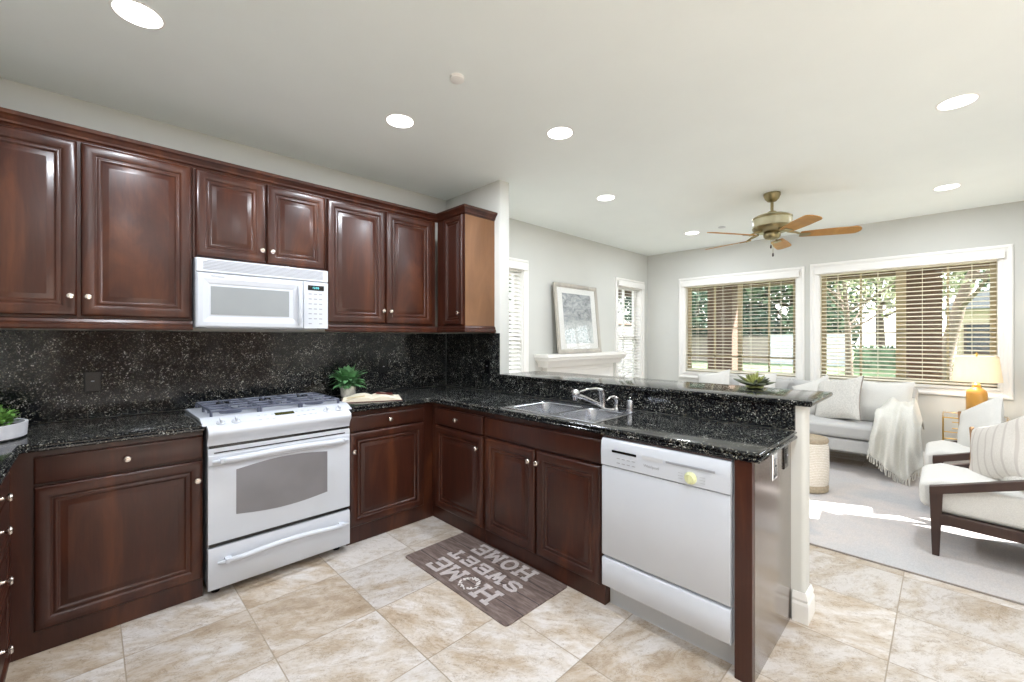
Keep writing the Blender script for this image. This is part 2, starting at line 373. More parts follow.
FX = lambda x, y, z: XF((x, y, z), (0, -1, 0), (0, 0, 1), (-1, 0, 0))     # faces -X, width runs -Y
PX = lambda x, y, z: XF((x, y, z), (0, 1, 0), (0, 0, 1), (1, 0, 0))       # faces +X, width runs +Y
def rings(w, h, prof, mtx):
    """nested rectangles: prof = (inset, height)"""
    mb = MB(); vs = []; fs = []
    for ins, z in prof:
        vs += [(ins, ins, z), (w-ins, ins, z), (w-ins, h-ins, z), (ins, h-ins, z)]
    for j in range(len(prof)-1):
        for i in range(4):
            fs.append((j*4+i, j*4+(i+1) % 4, (j+1)*4+(i+1) % 4, (j+1)*4+i))
    fs.append(tuple((len(prof)-1)*4+i for i in range(4))); fs.append((3, 2, 1, 0))
    mb.add(vs, fs); return mb.xf(mtx)
DOORP = [(0, 0), (0, .012), (.003, .017), (.008, .0205), (.016, .0225), (.026, .0232), (.038, .0225), (.046, .0205), (.051, .0165), (.054, .0135), (.058, .0135), (.062, .016), (.067, .0168), (.071, .0155), (.075, .0105), (.079, .009), (.096, .0155), (.101, .0175), (.105, .018)]
DRAWP = [(0, 0), (0, .015), (.004, .019), (.008, .020)]
def knob_mb(mtx):
    mb = MB(); mb.lathe([(.0065, 0), (.0055, .004), (.0045, .012), (.009, .017), (.0145, .021), (.0155, .026), (.012, .031), (.004, .033)], n=16)
    return mb.xf(mtx)
def door(parent, w, h, mtx, knob=None, name='door', prof=None, mat='wood'):
    if prof is None:
        prof = DOORP
        if min(w, h) < .25: prof = [(a*.72, b) for a, b in DOORP]
    d = obj(name, rings(w, h, prof, mtx), mat, parent, smooth=32)
    if knob:
        km = mtx @ Matrix.Translation((knob[0], knob[1], .0215 if prof is not DRAWP else .0195))
        obj('knob', knob_mb(km), 'nickel', d, smooth=40)
    return d
def pillow_mb(w, h, t, mtx, seed=0, n=14, wob=.012, corner=.10):
    mb = MB(); vs = []; idx = {}
    fs = []
    for side in (1, -1):
        for j in range(n+1):
            for i in range(n+1):
                u = 2*i/n-1; v = 2*j/n-1; edge = i in (0, n) or j in (0, n)
                if side == -1 and edge: idx[(side, i, j)] = idx[(1, i, j)]; continue
                x = u*w/2*(1-corner*(1-v*v)*abs(u)**2); y = v*h/2*(1-corner*(1-u*u)*abs(v)**2)
                z = side*t/2*((1-abs(u)**2.6)*(1-abs(v)**2.6))**.55
                if not edge:
                    q = noise.noise(Vector((x*7+seed, y*7, side*2+seed))); z += q*wob
                idx[(side, i, j)] = len(vs); vs.append((x, y, z))
    for side in (1, -1):
        for j in range(n):
            for i in range(n):
                q = (idx[(side, i, j)], idx[(side, i+1, j)], idx[(side, i+1, j+1)], idx[(side, i, j+1)])
                fs.append(q if side == 1 else q[::-1])
    mb.add(vs, fs); return mb.xf(mtx)
def pillow_edge(w, h, r, mtx, corner=.10, n=14, sides=(0, 1, 2, 3)):
    mb = MB(); P = []
    for a in range(4):
        if a not in sides: continue
        pts = []
        for k in range(n+1):
            q = 2*k/n-1
            u, v = [(q, -1), (1, q), (-q, 1), (-1, -q)][a]
            pts.append((u*w/2*(1-corner*(1-v*v)*abs(u)**2), v*h/2*(1-corner*(1-u*u)*abs(v)**2), 0))
        mb.tube(pts, r, 6)
    return mb.xf(mtx)
def rbox(x0, x1, y0, y1, z0, z1): return MB().box(x0, x1, y0, y1, z0, z1)

# ------------------------------------------------------------------ room shell
ZC = 2.68; XW = 5.95; XL = -1.28; YR = -4.5; YN = -6.6; T = .15
struct('floor', MB().prism([(XL-T, T), (XL-T, YN-T), (2.75+T, YN-T), (2.75+T, YR-T), (XW+T, YR-T), (XW+T, T)], -.12, 0), 'floor', 'cream and tan square stone tile floor with thin grout')
struct('ceiling', MB().prism([(XL-T, T), (XL-T, YN-T), (2.75+T, YN-T), (2.75+T, YR-T), (XW+T, YR-T), (XW+T, T)], ZC, ZC+.15), 'ceil', 'flat off white ceiling')
def wall_holes(axis, pos, th, a0, a1, z0, z1, holes):
    """wall in plane axis=pos..pos+th, running a0..a1; holes list of (b0,b1,zb,zt)"""
    mb = MB(); holes = sorted(holes); cur = a0
    def bx(p, q, r, t):
        if q-p < 1e-4 or t-r < 1e-4: return
        if axis == 'Y': mb.box(p, q, pos, pos+th, r, t)
        else: mb.box(pos, pos+th, p, q, r, t)
    for b0, b1, zb, zt in holes:
        bx(cur, b0, z0, z1); bx(b0, b1, z0, zb); bx(b0, b1, zt, z1); cur = b1
    bx(cur, a1, z0, z1); return mb
FW = [(2.30, 3.06, .55, 2.17), (5.05, 5.735, .55, 2.17)]
WW = [(-2.035, -.60, .85, 2.175), (-3.735, -2.27, .85, 2.185)]
struct('wall_back', wall_holes('Y', 0, T, XL-T, XW+T, 0, ZC, FW), 'wall', 'grey wall behind the range and the fireplace')
struct('wall_far', wall_holes('X', XW, T, YR-T, 0, 0, ZC, WW), 'wall', 'grey far wall with the two wide windows')
struct('wall_left', MB().box(XL-T, XL, YN, 0, 0, ZC), 'wall', 'grey wall behind the left counter')
DO = (4.29, 4.88, .02, 2.14)
struct('wall_right', wall_holes('Y', YR-T, T, 2.75, XW, 0, ZC, [DO]), 'wall', 'grey side wall behind the armchairs')
struct('wall_corner', MB().box(2.75, 2.75+T, YN, YR-T, 0, ZC), 'wall')
struct('wall_rear', wall_holes('Y', YN-T, T, XL, 2.9, 0, ZC, [(-.9, 2.4, .02, 2.25)]), 'wall')
W0, TW = 2.0, .115
sb = MB(); sb.prism([(W0, .0), (W0, -.745), (W0+.01, -.7542), (W0+TW-.01, -.7542), (W0+TW, -.745), (W0+TW, 0)], 0, ZC)
struct('wall_divider', sb, 'wall', 'short full height stub wall beside the corner cabinet', smooth=50)
hb = MB(); hb.prism([(W0, -.7542), (W0, -2.872), (W0+.005, -2.884), (W0+.018, -2.89), (W0+TW-.018, -2.89), (W0+TW-.005, -2.884), (W0+TW, -2.872), (W0+TW, -.7542)], 0, 1.033)
struct('wall_half', hb, 'wall', 'low grey wall carrying the raised bar', smooth=50)
def base_prof(): return [(0, 0), (.016, 0), (.016, .085), (.011, .098), (.013, .11), (.008, .128), (.004, .14), (0, .14)]
def baseboard(name, p0, p1, nrm):
    a = Vector(p0); b = Vector(p1); n = Vector(nrm); pr_ = base_prof(); vs = [];
    for p in (a, b):
        for d, z in pr_: vs.append((p.x+n.x*d, p.y+n.y*d, z))
    m = len(pr_); fs = [(i, (i+1) % m, m+(i+1) % m, m+i) for i in range(m)]+[tuple(range(m-1, -1, -1)), tuple(range(m, 2*m))]
    return struct(name, MB().add(vs, fs), 'trim')
bw = MB()
ol = [(W0, -2.845), (W0, -2.89), (W0+TW, -2.89), (W0+TW, -.76), (W0, -.76)]
bb = MB()
for (d0, z0), (d1, z1) in zip(base_prof()[1:-1], base_prof()[2:]):
    A = [(W0-d0, -2.84), (W0-d0, -2.89-d0), (W0+TW+d0, -2.89-d0), (W0+TW+d0, -.70)]
    B = [(W0-d1, -2.84), (W0-d1, -2.89-d1), (W0+TW+d1, -2.89-d1), (W0+TW+d1, -.70)]
    for i in range(3): bb.add([(*A[i], z0), (*A[i+1], z0), (*B[i+1], z1), (*B[i], z1)], [(0, 1, 2, 3)])
struct('baseboard_half', bb, 'trim', 'white moulded baseboard round the end of the low wall')
baseboard('baseboard_far', (XW, 0), (XW, YR), (-1, 0))
baseboard('baseboard_back', (W0+TW, 0), (3.2, 0), (0, -1))
baseboard('baseboard_side', (4.82, 0), (XW, 0), (0, -1))
baseboard('baseboard_right', (2.75, YR), (4.3, YR), (0, 1))

# ------------------------------------------------------------------ windows and blinds
def ring_frame(o0, o1, z0, z1, wd, prof_d, plane, axis, sgn):
    """rectangular moulded casing on plane; outer rect, width wd, list of (frac, depth)"""
    mb = MB(); vs = []; L = len(prof_d)
    for f, d in prof_d:
        i = f*wd
        for a, z in ((o0+i, z0+i), (o1-i, z0+i), (o1-i, z1-i), (o0+i, z1-i)):
            vs.append((a, plane+sgn*d, z) if axis == 'Y' else (plane+sgn*d, a, z))
    fs = []
    for j in range(L-1):
        for k in range(4): fs.append((j*4+k, j*4+(k+1) % 4, (j+1)*4+(k+1) % 4, (j+1)*4+k))
    return mb.add(vs, fs)
CAS = [(0, 0), (0, .018), (.12, .024), (.3, .024), (.42, .016), (.7, .014), (.85, .018), (1, .014), (1, 0)]
def P3(axis, a, d, z): return (a, d, z) if axis == 'Y' else (d, a, z)
def bx2(mb, axis, a0, a1, d0, d1, z0, z1):
    return mb.box(a0, a1, d0, d1, z0, z1) if axis == 'Y' else mb.box(d0, d1, a0, a1, z0, z1)
def window(name, axis, plane, out, hole, cas, mulls, rails, label):
    a0, a1, z0, z1 = hole; s = -out
    w = struct(name, ring_frame(a0-cas, a1+cas, z0-cas, z1+cas, cas, CAS, plane, axis, s), 'trim', label)
    j = MB(); d1 = plane+out*T
    bx2(j, axis, a0, a0+.012, plane, d1, z0, z1); bx2(j, axis, a1-.012, a1, plane, d1, z0, z1)
    bx2(j, axis, a0, a1, plane, d1, z1-.012, z1); bx2(j, axis, a0, a1, plane-out*.03, d1, z0-.01, z0+.014)
    obj('jamb', j, 'trim', w)
    f = MB(); e0 = plane+out*.09; e1 = plane+out*.13; q = .045
    bx2(f, axis, a0+.012, a0+.012+q, e0, e1, z0, z1); bx2(f, axis, a1-.012-q, a1-.012, e0, e1, z0, z1)
    bx2(f, axis, a0, a1, e0, e1, z1-.012-q, z1-.012); bx2(f, axis, a0, a1, e0, e1, z0+.014, z0+.014+q)
    for m, mw in mulls: bx2(f, axis, m-mw/2, m+mw/2, e0, e1, z0, z1)
    for r, rw in rails: bx2(f, axis, a0, a1, e0, e1, r-rw/2, r+rw/2)
    obj('sash', f, 'sash' if axis == 'X' else 'trim', w)
    g = MB(); e = plane+out*.11; bx2(g, axis, a0+.02, a1-.02, e, e+out*.005, z0+.02, z1-.02)
    obj('pane', g, 'glass', w); return w
window('window_1', 'X', XW, 1, WW[0], .085, [(-1.34, .055), (-1.0, .018), (-1.70, .018)], [(1.50, .022), (1.10, .02)], 'left of the two wide windows, cased in white, on the far wall')
window('window_2', 'X', XW, 1, WW[1], .09, [(-3.01, .085), (-2.66, .02), (-3.38, .02)], [(1.42, .022)], 'right of the two wide windows, behind the sofa')
window('window_3', 'Y', 0, 1, FW[0], .075, [], [(1.36, .05)], 'tall narrow window left of the fireplace')
window('window_4', 'Y', 0, 1, FW[1], .075, [(5.39, .018)], [(1.36, .05)], 'tall narrow window right of the fireplace, by the room corner')
window('window_5', 'Y', YR, -1, DO, .07, [], [], 'narrow glazed opening in the side wall')
window('window_rear_added', 'Y', YN, -1, (-.9, 2.4, .02, 2.25), .07, [(.2, .05), (1.3, .05)], [], 'wide unseen rear window added to let in daylight')  # added out of view, sized so sun and sky brighten the kitchen ceiling
def blind(axis, plane, out, hole, label, tilt=0.0, ncord=4, mat='slat', group=None, zbot=None, split=None):
    a0, a1, z0, z1 = hole; L = []
    cx_ = (a0+a1)/2
    b = thing('window_blind', label, 'blind', P3(axis, cx_, plane+out*.03, z0 if zbot is None else zbot), group)
    v = MB(); bx2(v, axis, a0-.035, a1+.035, plane-out*.05, plane-out*.0255, z1-.045, z1+.030)
    bx2(v, axis, a0-.035, a0-.02, plane-out*.0255, plane-out*.0005-out*.025, z1-.045, z1+.030)
    obj('valance', v, 'trim', b, bev=.004)
    hr = MB(); bx2(hr, axis, a0+.014, a1-.014, plane+out*.008, plane+out*.055, z1-.06, z1-.014); obj('headrail', hr, mat, b)
    s = MB(); z = z1-.085; zb = (z0+.05) if zbot is None else zbot+.03; hw = .0235
    cy = plane+out*.035
    while z > zb:
        dz = math.sin(tilt)*hw; dx = math.cos(tilt)*hw
        c = [(cy-out*dx, z-dz), (cy, z+.0025), (cy+out*dx, z+dz), (cy+out*dx, z+dz-.0025), (cy, z-.0003), (cy-out*dx, z-dz-.0025)]
        vs = [P3(axis, a, d, zz) for a in (a0+.016, a1-.016) for d, zz in c]
        s.add(vs, [(i, (i+1) % 6, 6+(i+1) % 6, 6+i) for i in range(6)]+[(5, 4, 3, 2, 1, 0), (6, 7, 8, 9, 10, 11)]); z -= .0455
    obj('slats', s, mat, b)
    br = MB(); bx2(br, axis, a0+.016, a1-.016, cy-.024, cy+.024, zb-.022, zb-.004); obj('bottom_rail', br, mat, b, bev=.003)
    c = MB()
    for k in range(ncord):
        a = a0+(a1-a0)*(k+.5)/ncord if ncord > 1 else cx_
        for dd in (-.026, .026): c.tube([P3(axis, a, cy+dd, zb), P3(axis, a, cy+dd, z1-.06)], .0016, 4)
    obj('ladder_cord', c, mat, b); return b
blind('X', XW, 1, WW[0], 'cream slatted blind open in the left wide window of the far wall', .12)
blind('X', XW, 1, WW[1], 'cream slatted blind open in the right wide window behind the sofa', .24)
blind('Y', 0, 1, FW[0], 'white slatted blind in narrow window beside the stub wall', .75, 2, 'trim')
blind('Y', 0, 1, FW[1], 'white slatted blind in narrow window between picture and room corner', .30, 2, 'trim')

# ------------------------------------------------------------------ countertops and splashes
EDGE = [(.914, .013), (.9125, .006), (.909, .002), (.905, .001), (.901, .004), (.899, .010), (.895, .010), (.893, .004), (.888, .0), (.881, .0), (.877, .004), (.875, .010)]
ct = MB().slab([(XL+.002, -.022), (XL+.002, -3.2), (-.637, -3.2), (-.637, -.66), (-.625, -.648), (-.006, -.648), (-.006, -.022)], EDGE)
tag(obj('countertop', ct, 'granite', loc=(XL, 0, .875), smooth=35), 'black speckled granite countertop left of the white range', 'countertop')
# right countertop with a sink cut-out: outer slab sides plus a top face with hole
poly = [(.766, -.022), (.766, -.648), (1.38, -.648), (1.397, -.665), (1.397, -2.863), (1.984, -2.863), (1.984, -.022)]
hole = [(1.475, -1.385), (1.475, -2.045), (1.905, -2.045), (1.905, -1.385)]
def slab_hole(poly, layers, hole):
    mb = MB().slab(poly, layers); n = len(poly); m = len(layers)
    mb.f = [f for f in mb.f if len(f) == 4]
    for z, base in ((layers[0][0], 0), (layers[-1][0], (m-1)*n)):
        outer = [Vector(v) for v in mb.v[base:base+n]]; inner = [Vector((x, y, z)) for x, y in hole]
        st = len(mb.v); mb.v += [tuple(q) for q in inner]
        for t in tessellate_polygon([outer, inner]):
            ids = [base+i if i < n else st+i-n for i in t]
            a, b, c = [Vector(mb.v[i]) for i in ids]
            up = (b-a).cross(c-a).z > 0
            if up != (base == 0): ids = ids[::-1]
            mb.f.append(tuple(ids))
    s0 = len(mb.v)-8
    for i in range(4): mb.f.append((s0+i, s0+(i+1) % 4, s0+4+(i+1) % 4, s0+4+i))
    return mb
tag(obj('countertop', slab_hole(poly, EDGE, hole), 'granite', loc=(.766, 0, .875), smooth=35), 'black speckled granite L shaped countertop round the sink', 'countertop')
tag(obj('backsplash', MB().box(XL+.001, 1.983, -.02, -.0005, .9145, 1.402), 'granite', loc=(XL, 0, .914)), 'black granite backsplash along the range wall', 'backsplash')
tag(obj('backsplash', MB().box(1.985, 1.9995, -.754, -.0215, .9145, 1.402), 'granite', loc=(1.985, 0, .914)), 'black granite backsplash on the stub wall under the corner cabinet', 'backsplash')
tag(obj('backsplash', MB().box(1.985, 1.9995, -2.852, -.7555, .9145, 1.0325), 'granite', loc=(1.985, -.76, .914)), 'low black granite strip behind the sink under the raised bar', 'backsplash')
BE = [(1.0635, .010), (1.062, .004), (1.057, .0), (1.049, .0), (1.041, .003), (1.036, .008), (1.034, .014)]
bt = MB().slab([(1.972, -.757), (1.972, -2.925), (2.485, -2.925), (2.485, -.757)], BE)
tag(obj('bar_top', bt, 'granite', loc=(1.972, -2.9, 1.033), smooth=35), 'raised black granite bar top over the low wall', 'countertop')

# ------------------------------------------------------------------ base cabinets
def cabinet(label, loc, name='base_cabinet'): return thing(name, label, 'cabinet', loc)
c = cabinet('dark cherry base cabinet between the left counter corner and the range', (-.673, -.61, 0))
obj('body', MB().box(-.672, -.006, -.609, -.023, 0, .874), 'wood', c, bev=.0015)
door(c, .593, .62, FY(-.602, -.61, .10), (.567, .523))
door(c, .593, .115, FY(-.602, -.61, .732), (.297, .057), 'drawer', DRAWP)
c = cabinet('dark cherry drawer cabinet under the left counter leg with four knobs', (-1.2, -1.2, 0), 'drawer_cabinet')
obj('body', MB().box(XL+.003, -.674, -3.15, -.023, 0, .874), 'wood', c, bev=.0015)
for z0, h, kz in ((.755, .10, .805), (.615, .13, .69), (.40, .205, .515), (.10, .29, .275)):
    door(c, .545, h, PX(-.673, -1.345, z0), (.272, kz-z0), 'drawer', [(a*.6, b) for a, b in DOORP] if h > .2 else DRAWP)
for z0, h, kz in ((.755, .10, .805), (.10, .645, .64)):
    door(c, .50, h, PX(-.673, -1.86, z0), (.25 if h < .2 else .46, kz-z0), 'drawer' if h < .2 else 'door', DRAWP if h < .2 else None)
c = cabinet('dark cherry base cabinet between the range and the inner corner', (.766, -.61, 0))
obj('body', MB().box(.766, 1.434, -.609, -.023, 0, .874), 'wood', c, bev=.0015)
door(c, .564, .62, FY(.778, -.61, .115), (.022, .50))
door(c, .564, .095, FY(.778, -.61, .745), (.282, .05), 'drawer', DRAWP)
c = cabinet('dark cherry narrow corner base cabinet facing the mat, one door and drawer', (1.435, -.95, 0))
obj('body', MB().box(1.4355, 1.984, -1.222, -.6, 0, .874), 'wood', c, bev=.0015)
door(c, .541, .605, FX(1.435, -.667, .10), (.50, .526))
door(c, .541, .118, FX(1.435, -.667, .722), (.27, .06), 'drawer', DRAWP)
c = cabinet('dark cherry sink cabinet with two doors under one wide false drawer', (1.435, -1.68, 0), 'sink_cabinet')
cb_ = MB().box(1.4355, 1.455, -2.146, -1.2235, 0, .874).box(1.455, 1.984, -1.24, -1.2235, 0, .874).box(1.455, 1.984, -2.146, -2.13, 0, .874).box(1.455, 1.984, -2.13, -1.24, .08, .10).box(1.97, 1.984, -2.13, -1.24, .1, .874)
obj('body', cb_, 'wood', c, bev=.0015)
door(c, .435, .605, FX(1.435, -1.239, .10), (.405, .54))
door(c, .440, .605, FX(1.435, -1.688, .10), (.020, .54))
door(c, .893, .118, FX(1.435, -1.239, .722), None, 'false_front', DRAWP)
c = cabinet('cherry end panel with glossy side closing the peninsula beside the dishwasher', (1.40, -2.80, 0), 'end_panel')
obj('front_strip', MB().box(1.405, 1.435, -2.8325, -2.768, 0, .874), 'wood', c, bev=.0015)
obj('side_sheet', MB().box(1.437, 1.999, -2.833, -2.815, 0, .874), 'panel_side', c)
c['category'] = 'panel'

# ------------------------------------------------------------------ wall cabinets
ZB, ZT = 1.46, 2.352
CR = [(0, 2.345), (.004, 2.352), (.012, 2.358), (.014, 2.368), (.026, 2.384), (.036, 2.392), (.040, 2.409), (0, 2.409)]
RL = [(0, 1.406), (.016, 1.406), (.020, 1.414), (.020, 1.428), (.013, 1.434), (.015, 1.442), (.008, 1.456), (0, 1.460)]
def sweep(path, prof, out):
    """profile (d,z) swept along plan path; out = list of outward mitre vectors per vertex"""
    vs = []; m = len(prof)
    for (x, y), (ox, oy) in zip(path, out):
        for d, z in prof: vs.append((x+ox*d, y+oy*d, z))
    fs = []
    for j in range(len(path)-1):
        for i in range(m): fs.append((j*m+i, j*m+(i+1) % m, (j+1)*m+(i+1) % m, (j+1)*m+i))
    fs += [tuple(range(m-1, -1, -1)), tuple((len(path)-1)*m+i for i in range(m))]
    return MB().add(vs, fs)
G = None
def ucab(label, x0, x1, z0, doors, name='wall_cabinet'):
    c = cabinet(label, (x0, -.31, z0), name)
    obj('body', MB().box(x0, x1, -.312, -.0215, z0, ZT), 'wood', c, bev=.0015)
    for dx0, dx1, kn in doors:
        door(c, dx1-dx0, 2.338-(z0+.012), FY(dx0, -.3125, z0+.012), kn)
    return c
c1 = ucab('dark cherry two door wall cabinet left of the microwave', -1.0, -.0105, ZB, [(-.95, -.477, (.45, .095)), (-.463, -.017, (.026, .095))])
c2 = ucab('short dark cherry two door wall cabinet above the white microwave', -.0095, .7405, 1.824, [(.002, .364, (.338, .075)), (.372, .734, (.026, .075))])
c3 = ucab('dark cherry two door wall cabinet right of the microwave', .7415, 1.66, ZB, [(.750, 1.189, (.415, .095)), (1.199, 1.622, (.028, .095))])
cf = cabinet('dark cherry filler wall cabinet at the far left corner', (-1.278, -.31, ZB), 'wall_cabinet')
obj('body', MB().box(XL+.002, -1.001, -.312, -.0215, ZB, ZT), 'wood', cf, bev=.0015)
obj('door', rings(.24, .87, [(a*.6, b) for a, b in DOORP], FY(-1.26, -.3125, ZB+.012)), 'wood', cf)
c4 = cabinet('dark cherry corner wall cabinet with honey coloured side panel on the stub wall', (1.684, -.5, ZB), 'wall_cabinet')
obj('body', MB().box(1.684, 1.9985, -.6865, -.3125, ZB, ZT), 'wood', c4, bev=.0015)
obj('side_panel', MB().box(1.6845, 1.9985, -.6895, -.687, ZB, ZT), 'wood_side', c4, label='honey coloured side panel')
door(c4, .245, .87, FX(1.684, -.422, ZB+.012), (.222, .09))
s2 = 1
cr = sweep([(XL+.002, -.312), (1.684, -.312), (1.684, -.6895), (1.9985, -.6895)], CR, [(0, -1), (-1, -1), (-1, -1), (0, -1)])
tag(obj('crown_moulding', cr, 'wood', loc=(XL, -.312, 2.345)), 'dark cherry crown moulding running along the wall cabinet tops', 'moulding')
rl1 = sweep([(XL+.002, -.3125), (-.0105, -.3125)], [(a-.002, b) for a, b in RL], [(0, -1), (0, -1)]); rl1.box(XL+.002, -.0105, -.3105, -.29, 1.406, 1.4595)
tag(obj('light_rail', rl1, 'wood', loc=(XL, -.312, 1.406)), 'dark cherry light rail under the wall cabinets left of the microwave', 'moulding')
rl2 = sweep([(.7415, -.3125), (1.684, -.3125), (1.684, -.6895), (1.9985, -.6895)], [(a-.002, b) for a, b in RL], [(0, -1), (-1, -1), (-1, -1), (0, -1)])
tag(obj('light_rail', rl2, 'wood', loc=(.75, -.312, 1.406)), 'dark cherry light rail under the wall cabinets right of the microwave', 'moulding')

# ------------------------------------------------------------------ text helper
def text_mesh(name, body, size, mtx, mat, parent, ext=.0004, bold=0, spacing=1.0):
    cu = bpy.data.curves.new(name, 'FONT'); cu.body = body; cu.size = size; cu.extrude = ext; cu.align_x = 'CENTER'; cu.align_y = 'CENTER'; cu.offset = bold; cu.space_character = spacing
    t = bpy.data.objects.new(name, cu); COL.objects.link(t); dg = bpy.context.evaluated_depsgraph_get(); dg.update()
    me = bpy.data.meshes.new_from_object(t.evaluated_get(dg)); bpy.data.objects.remove(t)
    base = wloc(parent); me.transform(Matrix.Translation(-base) @ mtx); me.materials.clear(); me.materials.append(M[mat])
    o = bpy.data.objects.new(name, me); COL.objects.link(o); o.parent = parent; return o

# ------------------------------------------------------------------ microwave
mw = thing('microwave', 'white over-range microwave with vent grille and keypad', 'microwave', (.366, -.2, 1.421))
obj('body', MB().box(-.004, .736, -.362, -.022, 1.424, 1.8235), 'appl', mw, bev=.004)
v = MB().box(-.002, .735, -.378, -.3625, 1.742, 1.821)
obj('vent_panel', v, 'appl', mw, bev=.003)
gl = MB()
for k in range(7): gl.box(.05 if k > 5 else .03, .70, -.3795, -.378, 1.757+k*.0083, 1.760+k*.0083)
obj('grille', gl, 'ink', mw)
dm = rings(.575, .312, [(0, 0), (0, .014), (.008, .020), (.03, .022), (.055, .016), (.062, .013)], FY(-.002, -.3625, 1.424))
d = obj('door', dm, 'appl', mw)
obj('screen', MB().box(.067, .487, -.3775, -.3750, 1.497, 1.662), 'mwglass', d)
h = MB(); pts = [(.548, -.383-.022*math.sin(PI*k/10), 1.444+.27*k/10) for k in range(11)]
h.tube(pts, [.008]+[.014]*9+[.008], 10); obj('handle', h, 'appl', d, smooth=50)
cp = obj('control_panel', MB().box(.576, .735, -.379, -.3625, 1.424, 1.738), 'appl', mw, bev=.003)
dp = obj('display', MB().box(.602, .706, -.3815, -.3795, 1.681, 1.713), 'black', cp)
text_mesh('digits', '12:05', .02, FY(.652, -.3817, 1.697), 'cyan', dp)
bt_ = MB()
for r in range(7):
    for q in range(3):
        if r == 6 and q == 1 or r in (3,) and q == 3: continue
        obj('button', MB().box(.607+q*.034, .627+q*.034, -.3798, -.379, 1.652-r*.033, 1.659-r*.033), 'ink', cp)
text_mesh('logo', 'Whirlpool', .016, FY(.10, -.3795, 1.727-.008), 'ink', mw).location = (0, -.0055, 0)
obj('underside_filter', MB().box(.05, .68, -.33, -.08, 1.4195, 1.4238), 'appl_grey', mw)

# ------------------------------------------------------------------ range
rg = thing('gas_range', 'white slide-in gas range with blue grey grates and oven window', 'stove', (.377, -.33, 0))
obj('body', MB().box(.008, .75, -.652, -.03, .045, .885), 'appl', rg, bev=.003)
for x in (.05, .70):
    for y in (-.60, -.08): obj('leg', MB().lathe([(.02, 0), (.02, .008), (.012, .012), (.012, .046)], (x, y, 0), 12), 'black', rg)
X0, X1 = -.018, .778
def section(poly, x0, x1): return MB().prism(poly, x0, x1, lambda y, z, x: (x, y, z))
ctop = MB().prism([(-.105, .9155), (-.105, .928), (-.555, .934), (-.590, .934), (-.660, .9045), (-.660, .899), (-.620, .9155)], X0, X1, lambda y, z, x: (x, y, z))
obj('cooktop', ctop, 'appl', rg, bev=.002)
pn = MB().prism([(-.585, .932), (-.690, .8905), (-.702, .880), (-.707, .866), (-.704, .850), (-.688, .830), (-.679, .81), (-.678, .798), (-.655, .798), (-.655, .886), (-.585, .886)], .002, .753, lambda y, z, x: (x, y, z))
cpn = obj('control_panel', pn, 'appl', rg, smooth=45)
nrm = Vector((0, -.245, .969)).normalized()
def slope(x, t):  # point on sloped fascia
    return Vector((x, -.590-.100*t, .9345-.042*t))
def slope_m(x, t):
    ez = Vector((0, -.042, .100)).normalized(); ey = Vector((0, .100, .042)).normalized(); p = slope(x, t)
    return XF(p, (1, 0, 0), ey, ez)
for x in (.045, .115, .60, .675):
    kn = MB().lathe([(.021, 0), (.021, .004), (.015, .008), (.013, .010)], n=18).box(-.0045, .0045, -.016, .016, .008, .026)
    kn.xf(slope_m(x+.02, .62)); obj('knob', kn, 'appl', cpn, smooth=35)
obj('clock_display', MB().box(-.052, .052, -.014, .014, 0, .0012).xf(slope_m(.385, .38)), 'olive', cpn)
lg = MB()
for x in (.27, .30, .46, .49, .52): lg.box(-.006, .006, -.003, .003, 0, .0006).xf(Matrix()); 
lg = MB()
for x in (.25, .285, .32, .45, .485, .52, .55):
    for t in (.35, .75):
        obj('touch_key', MB().box(-.007, .007, -.0025, .0025, .0002, .0008).xf(slope_m(x, t)), 'ink', cpn)
obj('gap_shadow', MB().box(.012, .746, -.672, -.6525, .780, .7975), 'black', rg)
# oven door
dr = MB().prism([(-.6525, .283), (-.678, .283), (-.684, .289), (-.684, .772), (-.680, .7825), (-.6525, .7825)], .004, .752, lambda y, z, x: (x, y, z))
od = obj('oven_door', dr, 'appl', rg, smooth=45)
ow = MB(); N = 16; top = [(.129+.482*k/N, .655+.022*math.sin(PI*k/N)*1.0+.008*k/N) for k in range(N+1)]
bot = [(.611-.482*k/N, .415-.022*math.sin(PI*k/N)) for k in range(N+1)]
ow.prism(top+bot, -.6855, -.6842, lambda x, z, y: (x, y, z)); ow.f = [tuple(reversed(f)) for f in ow.f]
obj('oven_window', ow, 'ovenglass', od)
obj('slot_line', MB().box(.03, .72, -.6862, -.684, .757, .7625), 'black', od)
sl = MB().prism([(-.684, .690), (-.688, .697), (-.688, .743), (-.684, .750)], .006, .75, lambda y, z, x: (x, y, z)); obj('trim_band', sl, 'appl', od)
def bow(z, x0, x1, y, sag, r, n=18):
    pts = []; rr = []
    for k in range(n+1):
        t = k/n; x = x0+(x1-x0)*t; b = math.sin(PI*t)
        pts.append((x, y-.012-.034*min(1, b*2.2), z+sag*b)); rr.append(r*(.55+.45*min(1, b*3)))
    m = MB().tube(pts, rr, 12)
    m.box(x0+.03, x0+.06, y-.04, y+.002, z-.008+sag*.2, z+.012+sag*.2).box(x1-.06, x1-.03, y-.04, y+.002, z-.008+sag*.2, z+.012+sag*.2)
    return m
obj('handle', bow(.716, .022, .735, -.686, .014, .0175), 'appl', od, smooth=50)
obj('drawer_gap', MB().box(.012, .746, -.668, -.6525, .264, .285), 'black', rg)
ds = MB().prism([(-.6525, .045), (-.680, .045), (-.686, .052), (-.686, .24), (-.680, .262), (-.6525, .262)], .004, .752, lambda y, z, x: (x, y, z))
wd = obj('warming_drawer', ds, 'appl', rg, smooth=45)
obj('handle', bow(.186, .045, .735, -.687, .026, .0145), 'appl', wd, smooth=50)
